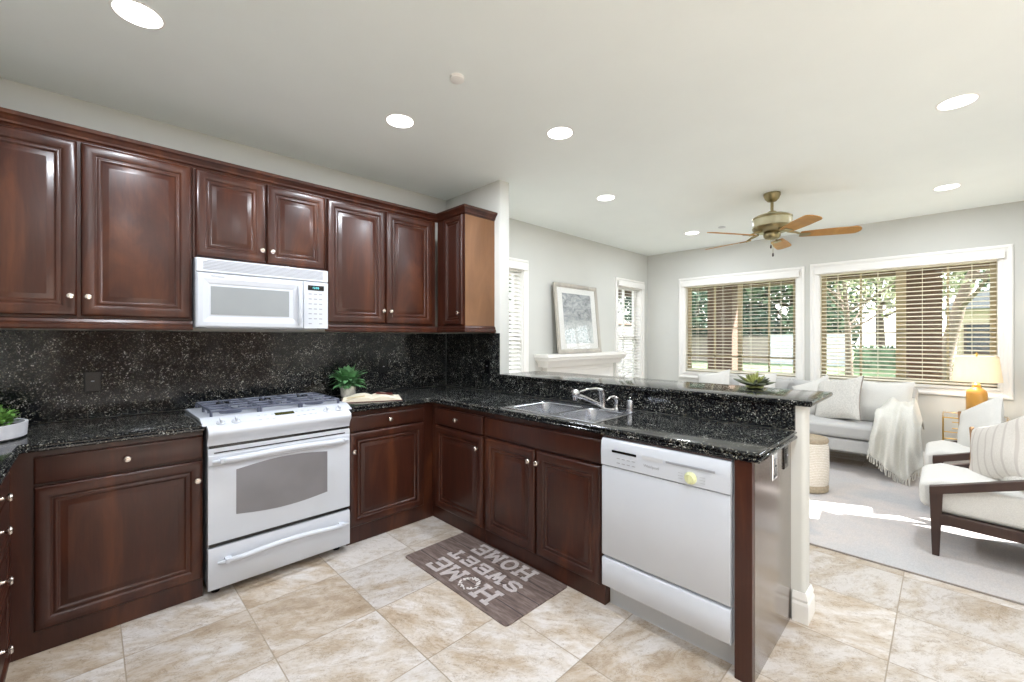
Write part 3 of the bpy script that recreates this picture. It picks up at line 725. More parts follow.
# grates
def grate(x0, x1, y0, y1):
    g = MB(); z = .962; r = .0066
    for x in (x0, x1): g.tube([(x, y0, z), (x, y1, z)], r, 6); 
    for y in (y0, y1, (y0+y1)/2): g.tube([(x0, y, z), (x1, y, z)], r, 6)
    for cy_ in (y0+(y1-y0)*.25, y0+(y1-y0)*.75):
        cx_ = (x0+x1)/2
        g.tube([(cx_, cy_-.105, z), (cx_, cy_-.03, z)], r, 6); g.tube([(cx_, cy_+.03, z), (cx_, cy_+.105, z)], r, 6)
        g.tube([(x0, cy_, z), (cx_-.035, cy_, z)], r, 6); g.tube([(cx_+.035, cy_, z), (x1, cy_, z)], r, 6)
    for x in (x0, x1):
        for y in (y0, y1, (y0+y1)/2): g.tube([(x, y, z), (x, y, .9335)], r*1.15, 6)
        for y in (y0+.07, y1-.07): g.tube([(x, y, z), (x, y, .945)], r, 6)
    return g
for x0, x1 in ((.035, .262), (.275, .485), (.498, .725)):
    obj('grate', grate(x0, x1, -.572, -.135), 'grate', rg, smooth=50)
for x, y, r in ((.148, -.46, .045), (.148, -.24, .035), (.38, -.35, .04), (.612, -.46, .045), (.612, -.24, .035)):
    obj('burner_cap', MB().lathe([(r*1.25, .9322), (r*1.25, .940), (r, .943), (r, .951), (r*.85, .954), (.004, .955)], (x, y, 0), 20), 'grate', rg, smooth=40)

# ------------------------------------------------------------------ dishwasher
dw = thing('dishwasher', 'white dishwasher with pale yellow dial under the peninsula counter', 'dishwasher', (1.6, -2.45, 0))
obj('tub', MB().box(1.4305, 1.98, -2.762, -2.148, .12, .866), 'appl_grey', dw)
dc = MB().prism([(1.4295, .728), (1.398, .728), (1.390, .734), (1.388, .80), (1.392, .85), (1.402, .862), (1.4295, .862)], -2.758, -2.152, lambda x, z, y: (x, y, z)); dc.f = [tuple(reversed(f)) for f in dc.f]
cpan = obj('control_panel', dc, 'appl', dw, smooth=50)
obj('top_strip', MB().box(1.41, 1.43, -2.757, -2.153, .8625, .872), 'steel', dw)
obj('latch_slot', MB().box(1.3865, 1.3885, -2.345, -2.215, .803, .814), 'black', cpan)
obj('vent_slot', MB().box(1.3855, 1.3890, -2.70, -2.49, .806, .815), 'ink', cpan)
obj('handle_recess', MB().box(1.3862, 1.3885, -2.475, -2.375, .800, .818), 'appl_grey', cpan)
dl = MB().lathe([(.026, 0), (.026, .006), (.020, .010), (.018, .022), (.004, .023)], n=24).box(-.003, .003, -.019, .019, .02, .026).xf(FX(1.390, -2.60, .765)); obj('dial', dl, 'dial', cpan, smooth=40, label='pale yellow dial')
LB = lambda *a: obj('printed_mark', MB().box(*a), 'ink', cpan)
for k in range(4):
    for r in range(2): LB(1.3868, 1.389, -2.25-k*.027-.008, -2.25-k*.027+.008, .776-r*.022, .779-r*.022)
for k in range(3): LB(1.3880, 1.3896, -2.66+.0, -2.637, .752+k*.012, .753+k*.012); LB(1.3880, 1.3896, -2.565, -2.545, .752+k*.012, .753+k*.012)
text_mesh('logo', 'Whirlpool', .018, FX(1.3885, -2.42, .772), 'ink', cpan)
dd = MB().prism([(1.4295, .278), (1.402, .278), (1.394, .286), (1.394, .716), (1.398, .726), (1.4295, .726)], -2.756, -2.154, lambda x, z, y: (x, y, z)); dd.f = [tuple(reversed(f)) for f in dd.f]
obj('door', dd, 'appl', dw, smooth=50)
dk = MB().prism([(1.4295, .125), (1.402, .125), (1.394, .132), (1.394, .262), (1.400, .268), (1.4295, .268)], -2.756, -2.154, lambda x, z, y: (x, y, z)); dk.f = [tuple(reversed(f)) for f in dk.f]
obj('lower_panel', dk, 'appl', dw, smooth=50)
obj('toe_kick', MB().box(1.475, 1.5, -2.76, -2.15, .0, .12), 'appl_grey', dw)

# ------------------------------------------------------------------ sink and taps
sk = thing('sink', 'stainless double bowl sink set in the black granite', 'sink', (1.69, -1.715, .914))
def bowl(x0, x1, y0, y1, zb, z1=.917):
    mb = MB(); L = [(0, z1), (.006, z1-.004), (.010, z1-.03), (.02, zb+.03), (.045, zb+.004), (.08, zb)]
    vs = []; nn = 0
    for ins, z in L:
        ring = []; rc = .05; rr = rc
        for (cx_, cy_, a0) in ((x1-ins-rr, y1-ins-rr, 0), (x0+ins+rr, y1-ins-rr, PI/2), (x0+ins+rr, y0+ins+rr, PI), (x1-ins-rr, y0+ins+rr, 1.5*PI)):
            for k in range(5): a = a0+PI/2*k/4; ring.append((cx_+rr*math.cos(a), cy_+rr*math.sin(a), z))
        nn = len(ring); vs += ring
    fs = []
    for j in range(len(L)-1):
        for i in range(nn): fs.append((j*nn+i, (j+1)*nn+i, (j+1)*nn+(i+1) % nn, j*nn+(i+1) % nn))
    fs.append(tuple(range((len(L)-1)*nn, len(L)*nn))); mb.add(vs, fs); return mb, vs[:nn]
bA, rA = bowl(1.485, 1.835, -1.745, -1.395, .73); bB, rB = bowl(1.485, 1.835, -2.035, -1.775, .76)
rim = MB(); outer = [Vector((x, y, .9175)) for x, y in ((1.457, -2.062), (1.935, -2.062), (1.935, -1.365), (1.457, -1.365))]
hA = [Vector(p) for p in rA]; hB = [Vector(p) for p in rB]
for h_ in (hA, hB):
    for p in h_: p.z = .9175
allv = outer+hA+hB; rim.v = [tuple(p) for p in allv]
for t in tessellate_polygon([outer, hA, hB]):
    a, b, c_ = [allv[i] for i in t]; rim.f.append(tuple(t) if (b-a).cross(c_-a).z > 0 else tuple(reversed(t)))
n0 = len(rim.v); rim.v += [(p.x+(-.004 if p.x < 1.6 else .004), p.y+(-.004 if p.y < -1.7 else .004), .9143) for p in outer]
for i in range(4): rim.f.append((i, n0+i, n0+(i+1) % 4, (i+1) % 4))
obj('rim', rim, 'steel', sk)
for b_, (dx, dy, dz) in ((bA, (1.66, -1.57, .73)), (bB, (1.66, -1.905, .76))):
    bo = obj('bowl', b_, 'steel', sk, smooth=40)
    obj('drain', MB().lathe([(.042, dz+.002), (.036, dz+.004), (.03, dz+.001), (.004, dz+.001)], (dx, dy, 0), 20), 'chrome', bo, smooth=40)
fc = thing('faucet', 'chrome faucet with ball head on sink deck', 'faucet', (1.885, -1.835, .918))
obj('base_plate', MB().lathe([(.06, .918), (.058, .924), (.03, .928)], (1.885, -1.835, 0), 24, sx=.5, sy=1.5), 'chrome', fc, smooth=40)
obj('body', MB().tube([(1.885, -1.835, .925), (1.885, -1.835, .96), (1.882, -1.832, 1.0), (1.878, -1.828, 1.032)], [.024, .021, .024, .026], 16), 'chrome', fc, smooth=50)
obj('spout', MB().tube([(1.873, -1.828, .935), (1.84, -1.815, .953), (1.76, -1.782, .99), (1.715, -1.765, 1.005)], [.015, .013, .013, .016], 12), 'chrome', fc, smooth=50)
sph = MB().lathe([(.028*math.sin(PI*k/10), -.028*math.cos(PI*k/10)) for k in range(11)], (1.70, -1.76, 1.018), 16); sph.tube([(1.70, -1.76, 1.005), (1.695, -1.758, .975)], [.018, .014], 12)
obj('spray_head', sph, 'chrome', fc, smooth=60)
obj('lever', MB().tube([(1.880, -1.83, 1.03), (1.84, -1.815, 1.043), (1.78, -1.79, 1.04), (1.73, -1.77, 1.028)], [.012, .008, .006, .006], 10), 'chrome', fc, smooth=50)
sp_ = thing('soap_dispenser', 'chrome soap pump with hooked nozzle beside the faucet', 'soap dispenser', (1.9, -1.92, .918))
obj('stem', MB().lathe([(.018, .918), (.016, .924), (.013, .93), (.013, .965), (.017, .975), (.017, .992), (.01, .996)], (1.9, -1.925, 0), 16), 'chrome', sp_, smooth=40)
obj('nozzle', MB().tube([(1.9, -1.925, .99), (1.885, -1.915, 1.0), (1.86, -1.90, .992), (1.845, -1.892, .975)], [.007, .006, .006, .005], 8), 'chrome', sp_, smooth=50)
ag = thing('air_gap', 'short chrome air gap cylinder at the right end of the sink deck', 'air gap', (1.905, -2.015, .918))
obj('cap', MB().lathe([(.022, .918), (.021, .93), (.021, .978), (.018, .984), (.01, .986)], (1.905, -2.015, 0), 18), 'steel', ag, smooth=40)
obj('button', MB().lathe([(.006, .986), (.006, .995), (.009, .999), (.003, 1.003)], (1.905, -2.015, 0), 10), 'chrome', ag, smooth=40)

# ------------------------------------------------------------------ outlets
def outlet(label, mtx, mat='black', slot='ink', frm='granite'):
    p = mtx.to_translation(); o = thing('outlet', label, 'outlet', p)
    obj('plate', rings(.072, .116, [(0, 0), (0, .003), (.004, .006), (.01, .0065)], mtx @ Matrix.Translation((-.036, -.058, 0))), mat, o)
    s = MB().box(-.016, .016, -.034, .034, .0065, .0085).xf(mtx); r = obj('socket', s, mat, o)
    obj('button', MB().box(-.007, .007, .0, .006, .0085, .0098).xf(mtx), slot, r)
outlet('black outlet on the granite backsplash left of the range', FY(-.42, -.0205, 1.118))
outlet('black outlet on the granite backsplash behind the open book', FY(1.335, -.0205, 1.118))
outlet('black outlet on the granite of the stub wall near the bar', FX(1.9845, -.617, 1.12))
outlet('steel plated outlet on the glossy peninsula end panel', FY(1.70, -2.8335, .80), 'chrome', 'black')
outlet('black outlet on the peninsula end panel close to the low wall', FY(1.89, -2.8335, .81), 'black', 'ink')

# ------------------------------------------------------------------ ceiling fixtures
def can(loc, label):
    c = thing('recessed_light', label, 'ceiling light', loc, 'recessed ceiling lights')
    obj('trim_ring', MB().lathe([(.088, 0), (.087, -.002), (.080, -.003), (.078, -.001), (.078, .0)], n=32), 'trim', c, local=True, smooth=40)
    obj('lens', MB().lathe([(.077, -.0005), (.077, -.0035), (.03, -.0042), (.001, -.0045)], n=32), 'lens', c, local=True, smooth=60)
    return c
def can_light(loc, parent, w=CAN_W):
    l = bpy.data.lights.new('lamp', 'AREA'); l.shape = 'DISK'; l.size = .13; l.energy = w; l.color = (.90, .96, 1.04)
    o = bpy.data.objects.new('lamp', l); COL.objects.link(o); o.location = (0, 0, -.012); o.parent = parent
cans = [((-.291, -1.052), 'recessed ceiling light above the upper left cabinets'), ((.911, -1.033), 'recessed ceiling light nearest the smoke detector'), ((1.722, -1.62), 'recessed ceiling light above the sink'),
        ((3.02, -1.12), 'recessed ceiling light above the mantel end of the living room'), ((4.944, -1.13), 'recessed ceiling light behind the ceiling fan near the corner'), ((3.019, -3.407), 'large looking recessed ceiling light at upper right'), ((4.9, -3.37), 'recessed ceiling light right of the fan above the armchairs'),
        ((.9, -3.3), 'recessed ceiling light behind the photographer, kitchen middle'), ((-.3, -3.3), 'recessed ceiling light behind the photographer, kitchen left'), ((.3, -5.3), 'recessed ceiling light in the dining nook'), ((1.7, -5.3), 'recessed ceiling light in the dining nook by the rear window')]
c0 = None
for (x, y), lb in cans:
    if c0 is None: c0 = can((x, y, ZC), lb); cc = c0
    else: cc = dup(c0, (x, y, ZC), lb)
    if cc is not c0:
        pass
for o in [o for o in COL.objects if o.get('category') == 'ceiling light']: can_light(None, o)
sdt = thing('smoke_detector', 'small white round detector disc on the kitchen ceiling', 'smoke detector', (.89, -1.627, ZC))
obj('base', MB().lathe([(.036, 0), (.036, -.006), (.034, -.008)], n=24), 'trim', sdt, local=True, smooth=40)
obj('cap', MB().lathe([(.036, -.010), (.036, -.016), (.03, -.019), (.002, -.02)], n=24), 'trim', sdt, local=True, smooth=40)
spk = obj('sprinkler_cover', MB().lathe([(.042, 0), (.042, -.006), (.034, -.010), (.002, -.011)], n=24), 'appl_grey', local=True, loc=(4.908, -1.499, ZC), smooth=40)
tag(spk, 'small grey sprinkler cover on the ceiling left of the fan', 'sprinkler')

# ------------------------------------------------------------------ ceiling fan
fn = thing('ceiling_fan', 'five blade ceiling fan with oak blades and cream brass motor', 'ceiling fan', (4.0, -2.25, ZC))
L_ = lambda prof, n=32: MB().lathe(prof, n=n)
obj('canopy', L_([(.068, 0), (.068, -.02), (.056, -.05), (.035, -.072), (.014, -.078)]), 'brass', fn, local=True, smooth=40)
obj('downrod', MB().tube([(0, 0, -.07), (0, 0, -.175)], .013, 12).add(*(lambda m: (m.v, m.f))(MB().lathe([(.032, -.165), (.04, -.172), (.04, -.182), (.05, -.19)], n=20))), 'brass', fn, local=True, smooth=40)
obj('motor', L_([(.05, -.186), (.10, -.192), (.14, -.208), (.153, -.222), (.157, -.235), (.157, -.30), (.151, -.312), (.138, -.33), (.10, -.336)]), 'fancream', fn, local=True, smooth=35)
obj('motor_band', L_([(.15, -.214), (.1605, -.222), (.1605, -.230), (.156, -.238)]), 'brass', fn, local=True, smooth=35)
obj('lower_band', L_([(.155, -.304), (.161, -.310), (.156, -.326), (.144, -.340), (.12, -.352), (.09, -.356)]), 'brass', fn, local=True, smooth=35)
obj('switch_housing', L_([(.062, -.352), (.068, -.362), (.068, -.392), (.055, -.412), (.02, -.422), (.003, -.424)], 24), 'brass', fn, local=True, smooth=40)
for k in range(5):
    a = math.radians(4+72*k); R = Matrix.Rotation(a, 4, 'Z')
    ir = MB().tube([(.12, 0, -.352), (.19, 0, -.372), (.24, 0, -.396)], [.012, .010, .008], 8).box(.21, .29, -.028, .028, -.3985, -.3935)
    pit = Matrix.Translation((0, 0, -.396)) @ Matrix.Rotation(math.radians(-13), 4, 'X') @ Matrix.Translation((0, 0, .396))
    ir.xf(R @ pit)
    b = MB(); pts = []
    for t in range(9):
        aa = PI/2-PI*t/8; pts.append((.61+.05*math.cos(aa), .066*math.sin(aa)))
    poly_ = [(.215, -.045), (.215, .045), (.24, .053), (.45, .066)]+pts+[(.45, -.066), (.24, -.053)]
    b.prism(poly_[::-1], -.3935, -.3875); b.xf(R @ pit)
    ob = obj('blade', b, 'blade', fn, local=True); obj('blade_iron', ir, 'brass', ob, local=True, smooth=40)
for dx, l_ in ((.03, .115), (-.035, .05)):
    ch = obj('pull_chain', MB().tube([(dx, 0, -.41), (dx, 0, -.42-l_)], .0022, 5), 'brass', fn, local=True)
    obj('pull_fob', MB().lathe([(.002, -.42-l_), (.007, -.43-l_), (.008, -.45-l_), (.002, -.458-l_)], (dx, 0, 0), 10), 'darkwood', ch, local=True, smooth=50)

# ------------------------------------------------------------------ mat
fm = thing('floor_mat', 'grey plank print kitchen mat reading home sweet home', 'mat', (1.19, -1.45, 0))
mm = MB(); P_ = []
for (cx_, cy_, a0) in ((1.412, -1.02, 0), (.98, -1.02, PI/2), (.98, -1.893, PI), (1.412, -1.893, 1.5*PI)):
    for k in range(5): a = a0+PI/2*k/4; P_.append((cx_+.02*math.cos(a), cy_+.02*math.sin(a)))
mm.slab(P_, [(.0085, .004), (.006, .0), (.0005, .0)]); obj('pad', mm, 'mat', fm)
STROKES = {'H': [[(0, 0), (0, 1)], [(1, 0), (1, 1)], [(0, .5), (1, .5)], [(-.2, 0), (.2, 0)], [(-.2, 1), (.2, 1)], [(.8, 0), (1.2, 0)], [(.8, 1), (1.2, 1)]],
    'O': [[(.5+.5*math.cos(2*PI*k/16), .5+.5*math.sin(2*PI*k/16)) for k in range(17)]],
    'M': [[(0, 0), (0, 1), (.5, .3), (1, 1), (1, 0)], [(-.18, 0), (.18, 0)], [(.82, 0), (1.18, 0)]],
    'E': [[(1, 0), (0, 0), (0, 1), (1, 1)], [(0, .5), (.75, .5)], [(1, 0), (1, .2)], [(1, 1), (1, .8)]],
    'W': [[(0, 1), (.25, 0), (.5, .8), (.75, 0), (1, 1)], [(-.15, 1), (.15, 1)], [(.85, 1), (1.15, 1)]],
    'T': [[(0, 1), (1, 1)], [(.5, 0), (.5, 1)], [(0, 1), (0, .8)], [(1, 1), (1, .8)], [(.3, 0), (.7, 0)]],
    'S': [[(1, .82), (.85, .95), (.5, 1), (.15, .93), (.03, .76), (.15, .6), (.5, .5), (.85, .4), (.97, .24), (.85, .07), (.5, 0), (.15, .05), (0, .18)]]}
def letter(ch, y0, y1, x0, x1, t):
    """reading direction runs +Y, letter tops point to -X"""
    mb = MB(); w = y1-y0-t; h = x1-x0-t; zz = .0093
    for st in STROKES[ch]:
        p = [(y0+t/2+a*w, x1-t/2-b*h) for a, b in st]
        for (a0, b0), (a1, b1) in zip(p, p[1:]):
            d = Vector((a1-a0, b1-b0)); L = max(d.length, 1e-6); d /= L; n = Vector((-d.y, d.x))*t/2; e = d*t*.38
            q = [(a0-e.x+n.x, b0-e.y+n.y), (a1+e.x+n.x, b1+e.y+n.y), (a1+e.x-n.x, b1+e.y-n.y), (a0-e.x-n.x, b0-e.y-n.y)]
            vs = [(b, a, z) for z in (.0086, zz) for a, b in q]; zz += .00001
            mb.add(vs, [(0, 1, 2, 3), (7, 6, 5, 4), (0, 4, 5, 1), (1, 5, 6, 2), (2, 6, 7, 3), (3, 7, 4, 0)])
    o_ = obj('letter', mb, 'mat_text', fm); return o_
for wd, ya, yb, xa, xb, t in (('HOME', -1.715, -1.18, .993, 1.125, .024), ('SWEET', -1.755, -1.165, 1.160, 1.255, .020), ('HOME', -1.712, -1.235, 1.292, 1.41, .022)):
    n_ = len(wd); gp = .026; cw = (yb-ya-gp*(n_-1))/n_
    for i_, ch in enumerate(wd):
        y0_ = ya+i_*(cw+gp)
        if ch == 'O' and xa < 1:
            wr = MB(); rnd = random.Random(4)
            for k in range(70):
                a = rnd.uniform(0, 2*PI); rr = rnd.uniform(.040, .060); c_ = Vector(((xa+xb)/2+rr*math.cos(a), y0_+cw/2+rr*math.sin(a), .0089+.00001*k)); b_ = a+rnd.uniform(.4, 1.6)
                d_ = Vector((math.cos(b_), math.sin(b_), 0))*.010; n2_ = Vector((-d_.y, d_.x, 0))*.45
                wr.add([c_-d_, c_-n2_, c_+d_, c_+n2_], [(0, 1, 2, 3)])
            wr.f = [tuple(reversed(f)) if False else f for f in wr.f]
            obj('printed_wreath', wr, 'pot', fm)
        else: letter(ch, y0_, y0_+cw, xa, xb, t)

# ------------------------------------------------------------------ things on the counters
def leaf(mb, p, d, l, w, droop, n=4, curl=0):
    d = Vector(d).normalized(); side = d.cross(Vector((0, 0, 1)))
    if side.length < .05: side = Vector((1, 0, 0))
    side.normalize(); vs = []; q = Vector(p)
    for k in range(n+1):
        t = k/n; ww = w*math.sin(PI*min(.97, .12+.85*t))*.5
        vs += [q-side*ww, q+Vector((0, 0, -w*.12)), q+side*ww]
        q = q+d*(l/n); d = (d+Vector((0, 0, -droop/n))).normalized()
    fs = []
    for k in range(n): b = k*3; fs += [(b, b+1, b+4, b+3), (b+1, b+2, b+5, b+4)]
    mb.add(vs, fs)
pp = thing('potted_plant', 'leafy fern in a speckled stone pot right of the range', 'plant', (.965, -.175, .914))
obj('pot', MB().lathe([(.046, .915), (.053, .925), (.056, 1.0), (.050, 1.0), (.047, .99)], (.965, -.175, 0), 24), 'pot', pp, smooth=40)
lf = MB(); rnd = random.Random(3)
for k in range(230):
    a = rnd.uniform(0, 2*PI); e = rnd.uniform(-.1, 1.3); r = rnd.uniform(.0, .03)
    st = (.965+r*math.cos(a), -.175+r*math.sin(a), .99+rnd.uniform(0, .05)); d = (math.cos(a)*math.cos(e), math.sin(a)*math.cos(e)*.8, math.sin(e))
    L0 = rnd.uniform(.05, .135); p = Vector(st)+Vector(d)*L0*.45
    if p.y > -.06: continue
    leaf(lf, p, d, L0*.62, .036, rnd.uniform(.5, 1.6))
lf.v = [(x, min(y, -.024), z) for x, y, z in lf.v]
obj('leaves', lf, 'leaf_dark', pp, smooth=60)
# open book
bk = thing('open_book', 'open cookbook lying on the granite beside the fern', 'book', (1.03, -.42, .914))
bm_ = Matrix.Translation((1.035, -.42, .9148)) @ Matrix.Rotation(math.radians(-25), 4, 'Z')
cvm = MB().box(-.205, .205, -.138, .138, 0, .003).xf(bm_); obj('cover', cvm, 'cover', bk)
def page_block(sgn):
    prof = []
    for k in range(9):
        t = k/8; prof.append((sgn*.198*t, .005+.030*math.sin(PI*min(1, t*1.0+.14))*(1-.3*t)+.004*t))
    poly_ = [(0, .0035)]+prof+[(sgn*.198, .0035)]
    mb = MB(); n = len(poly_); vs = [(x, y, z) for y in (-.13, .13) for x, z in poly_]
    fs = [tuple(range(n)), tuple(range(2*n-1, n-1, -1))]+[(i, n+i, n+(i+1) % n, (i+1) % n) for i in range(n)]
    return mb.add(vs, fs).xf(bm_)
for s_ in (-1, 1): obj('page_block', page_block(s_), 'paper', bk, smooth=30)
ph = MB().grid(lambda u, v: tuple(bm_ @ Vector((.03+.12*u, -.0+.11*v, .0372-.010*u))), 1, 1); obj('printed_photo', ph, 'cover', bk)
ph = MB().grid(lambda u, v: tuple(bm_ @ Vector((-.17+.12*u, -.10+.03*v, .0250+.012*u))), 1, 1); obj('printed_band', ph, 'yellow', bk)
# planter bowl at left
pb = thing('planter_bowl', 'shallow pale concrete bowl of leafy greens at left counter end', 'plant', (-.80, -.42, .914))
obj('bowl', MB().lathe([(.150, .9145), (.166, .925), (.170, .985), (.160, .985), (.152, .965), (.01, .955)], (-.80, -.42, 0), 40), 'concrete', pb, smooth=40)
obj('soil', MB().lathe([(.157, .9635), (.157, .968), (.01, .972)], (-.80, -.42, 0), 24), 'soil', pb, smooth=40)
lf = MB(); rnd = random.Random(5)
for k in range(640):
    a = rnd.uniform(0, 2*PI); r = .12*rnd.random()**.5; e = rnd.uniform(.2, 1.5); hh = rnd.uniform(.0, .095)*(1-r/.22)
    p = (-.80+r*math.cos(a), -.42+r*math.sin(a), .975+hh); a2 = a+rnd.uniform(-1, 1)
    leaf(lf, p, (math.cos(a2)*math.cos(e), math.sin(a2)*math.cos(e), math.sin(e)), rnd.uniform(.02, .04), .020, rnd.uniform(.3, 1.4), 3)
obj('leaves', lf, 'leaf', pb, smooth=60)
# succulent on the bar
su = thing('succulent', 'spiky green succulent on the raised bar top', 'plant', (2.36, -2.57, 1.0637))
obj('base', MB().lathe([(.035, 1.064), (.05, 1.072), (.045, 1.085), (.02, 1.095)], (2.36, -2.57, 0), 20), 'succ', su, smooth=50)
rnd = random.Random(9)
for nm, mt, N_, e0, e1, L0 in (('outer_leaves', 'succ_dark', 26, .18, .55, .115), ('inner_leaves', 'succ', 20, .6, 1.35, .085)):
    lf = MB()
    for k in range(N_):
        a = 2*PI*k/N_+rnd.uniform(-.15, .15); e = rnd.uniform(e0, e1); d = Vector((math.cos(a)*math.cos(e), math.sin(a)*math.cos(e), math.sin(e)))
        p = Vector((2.36, -2.57, 1.08)); q = p+d*L0*rnd.uniform(.8, 1.1)
        lf.tube([p, p+(q-p)*.3, p+(q-p)*.75, q], [.004, .011, .008, .001], 6)
    obj(nm, lf, mt, su, smooth=60)

# ------------------------------------------------------------------ fireplace, picture
fp = thing('fireplace', 'white painted fireplace surround with deep moulded mantel shelf', 'fireplace', (4.1, -.1, 0))
mp_ = [(0, 1.172), (.215, 1.172), (.215, 1.135), (.20, 1.128), (.185, 1.10), (.15, 1.085), (.12, 1.06), (.108, 1.03), (.095, 1.02), (0, 1.02)]
# shelf with mitred returns
A0, A1 = 3.38, 4.82
ms = sweep([(A0, -.0025), (A0, -.085), (A1, -.085), (A1, -.0025)], [(a*.62, z) for a, z in mp_], [(-1, 0), (-1, -1), (1, -1), (1, 0)])
ms.box(A0+.0005, A1-.0005, -.085, -.0025, 1.02, 1.1718)
obj('mantel_shelf', ms, 'trim', fp, smooth=25)
fb = rings(A1-A0-.02, .24, [(0, 0), (0, .075), (.05, .075), (.055, .068), (.065, .066), (.07, .070), (.075, .066)], FY(A0+.01, -.0025, .78)); obj('frieze', fb, 'trim', fp)
for x in (A0+.02, A1-.24):
    obj('pilaster', rings(.22, .778, [(0, 0), (0, .075), (.04, .075), (.046, .068), (.055, .068)], FY(x, -.0025, 0.001)), 'trim', fp)
hr_ = MB().box(A0+.245, A1-.245, -.03, -.0025, 0.001, .779); obj('slip', hr_, 'patio', fp)
obj('firebox', MB().box(A0+.40, A1-.40, -.034, -.0305, .02, .66), 'black', fp)
pf = thing('framed_print', 'grey framed abstract landscape print leaning on the mantel', 'picture', (3.92, -.14, 1.172))
pm = XF((3.525, -.15, 1.1765), (1, 0, 0), (0, .095, .9955), (0, -.9955, .095))
obj('frame', ring_frame(0, .89, 0, .865, .05, [(0, -.022), (0, .0), (.15, .004), (.6, .004), (.85, -.002), (1, -.004), (1, -.016)], 0, 'Y', 1).xf(pm @ Matrix(((1, 0, 0, 0), (0, 0, 1, 0), (0, 1, 0, 0), (0, 0, 0, 1)))), 'frame', pf)
obj('backing', MB().box(.002, .888, .002, .863, -.024, -.017).xf(pm), 'frame', pf)
obj('mount', MB().box(.045, .845, .045, .82, -.016, -.013).xf(pm), 'mat_board', pf)
obj('print', MB().box(.15, .74, .12, .745, -.0129, -.0115).xf(pm), 'art', pf)
obj('glazing', MB().box(.046, .844, .046, .819, -.010, -.009).xf(pm), 'glass', pf)

# ------------------------------------------------------------------ rug and soft furniture
rgm = MB().box(2.955, 5.35, -4.25, -.95, .0008, .010)
rug = thing('area_rug', 'large faded grey rug under the sofa and armchairs', 'rug', (4.15, -2.6, 0))
obj('pile', rgm, 'rug', rug, bev=.003)
for a_, b_ in ((2.947, 2.9545), (5.3505, 5.358)): obj('binding', MB().box(a_, b_, -4.25, -.95, .0008, .009), 'grey_trim', rug)
# sofa
so = thing('sofa', 'long pale grey sofa below the windows', 'sofa', (5.4, -2.05, 0))
SY0, SY1 = -3.16, -.95
obj('seat_base', rbox(5.03, 5.86, SY0, SY1, .205, .335), 'sofa', so, bev=.02, seg=3)
for a, b in ((SY0+.10, -2.055), (-2.045, SY1-.10)):
    obj('seat_cushion', rbox(5.0, 5.62, a, b, .345, .49), 'sofa', so, bev=.04, seg=4)
obj('backrest', rbox(5.68, 5.86, SY0, SY1, .34, .84), 'sofa', so, bev=.04, seg=4)
for a, b in ((SY0, SY0+.095), (SY1-.095, SY1)): obj('arm', rbox(5.03, 5.675, a, b, .34, .66), 'sofa', so, bev=.035, seg=4)
for a, b in ((SY0+.12, -2.055), (-2.045, SY1-.12)):
    mtx = XF((5.60, (a+b)/2, .66), (0, -1, 0), (.14, 0, .99), (-.99, 0, .14)); obj('back_cushion', pillow_mb(b-a, .42, .17, mtx, 3), 'sofa', so, smooth=60)
for x in (5.10, 5.80):
    for y in (SY0+.06, SY1-.06): obj('leg', MB().tube([(x, y, .0105 if x < 5.3 else .001), (x, y, .21)], [.012, .018], 10), 'gold', so, smooth=50, label='slim gold leg')
def pillow(label, cat, c, w, h, t, yaw, lean, mat, seed, roll=0, trim=None, tr=.008, sides=(0, 1, 2, 3), nm='throw_pillow', corner=.10, group=None):
    """yaw: heading the face points to; lean back angle; roll in plane"""
    f = Vector((math.cos(yaw)*math.cos(lean), math.sin(yaw)*math.cos(lean), math.sin(lean)))
    ex = Vector((0, 0, 1)).cross(f).normalized(); ey = f.cross(ex)
    m = XF(c, ex, ey, f) @ Matrix.Rotation(roll, 4, 'Z')
    th = thing(nm, label, cat, c, group)
    obj('cover', pillow_mb(w, h, t, m, seed, corner=corner), mat, th, smooth=60)
    if trim:
        for sd_ in sides: obj('edging', pillow_edge(w, h, tr, m, corner, sides=(sd_,)), trim, th, smooth=60)
    return th
pillow('textured ivory throw pillow with taupe edge at the middle of the sofa', 'pillow', (5.35, -2.54, .70), .50, .48, .15, 2.6, .36, 'tex_cloth', 11, .20, 'grey_trim', .006, (1, 3))
pillow('plain light grey throw pillow next to the draped throw', 'pillow', (5.43, -2.90, .70), .50, .46, .16, PI+.05, .28, 'white_cloth', 17, 0)
pillow('small white throw pillow behind the textured ivory one', 'pillow', (5.50, -2.33, .70), .38, .38, .12, PI, .2, 'white_cloth', 23, .45)
pillow('white throw pillow far along the sofa behind the succulent', 'pillow', (5.44, -1.72, .70), .46, .46, .14, PI-.1, .25, 'white_cloth', 29, .1)
pillow('white throw pillow at the fireplace end of the sofa', 'pillow', (5.42, -1.22, .70), .46, .46, .14, PI-.2, .25, 'white_cloth', 31, .2)
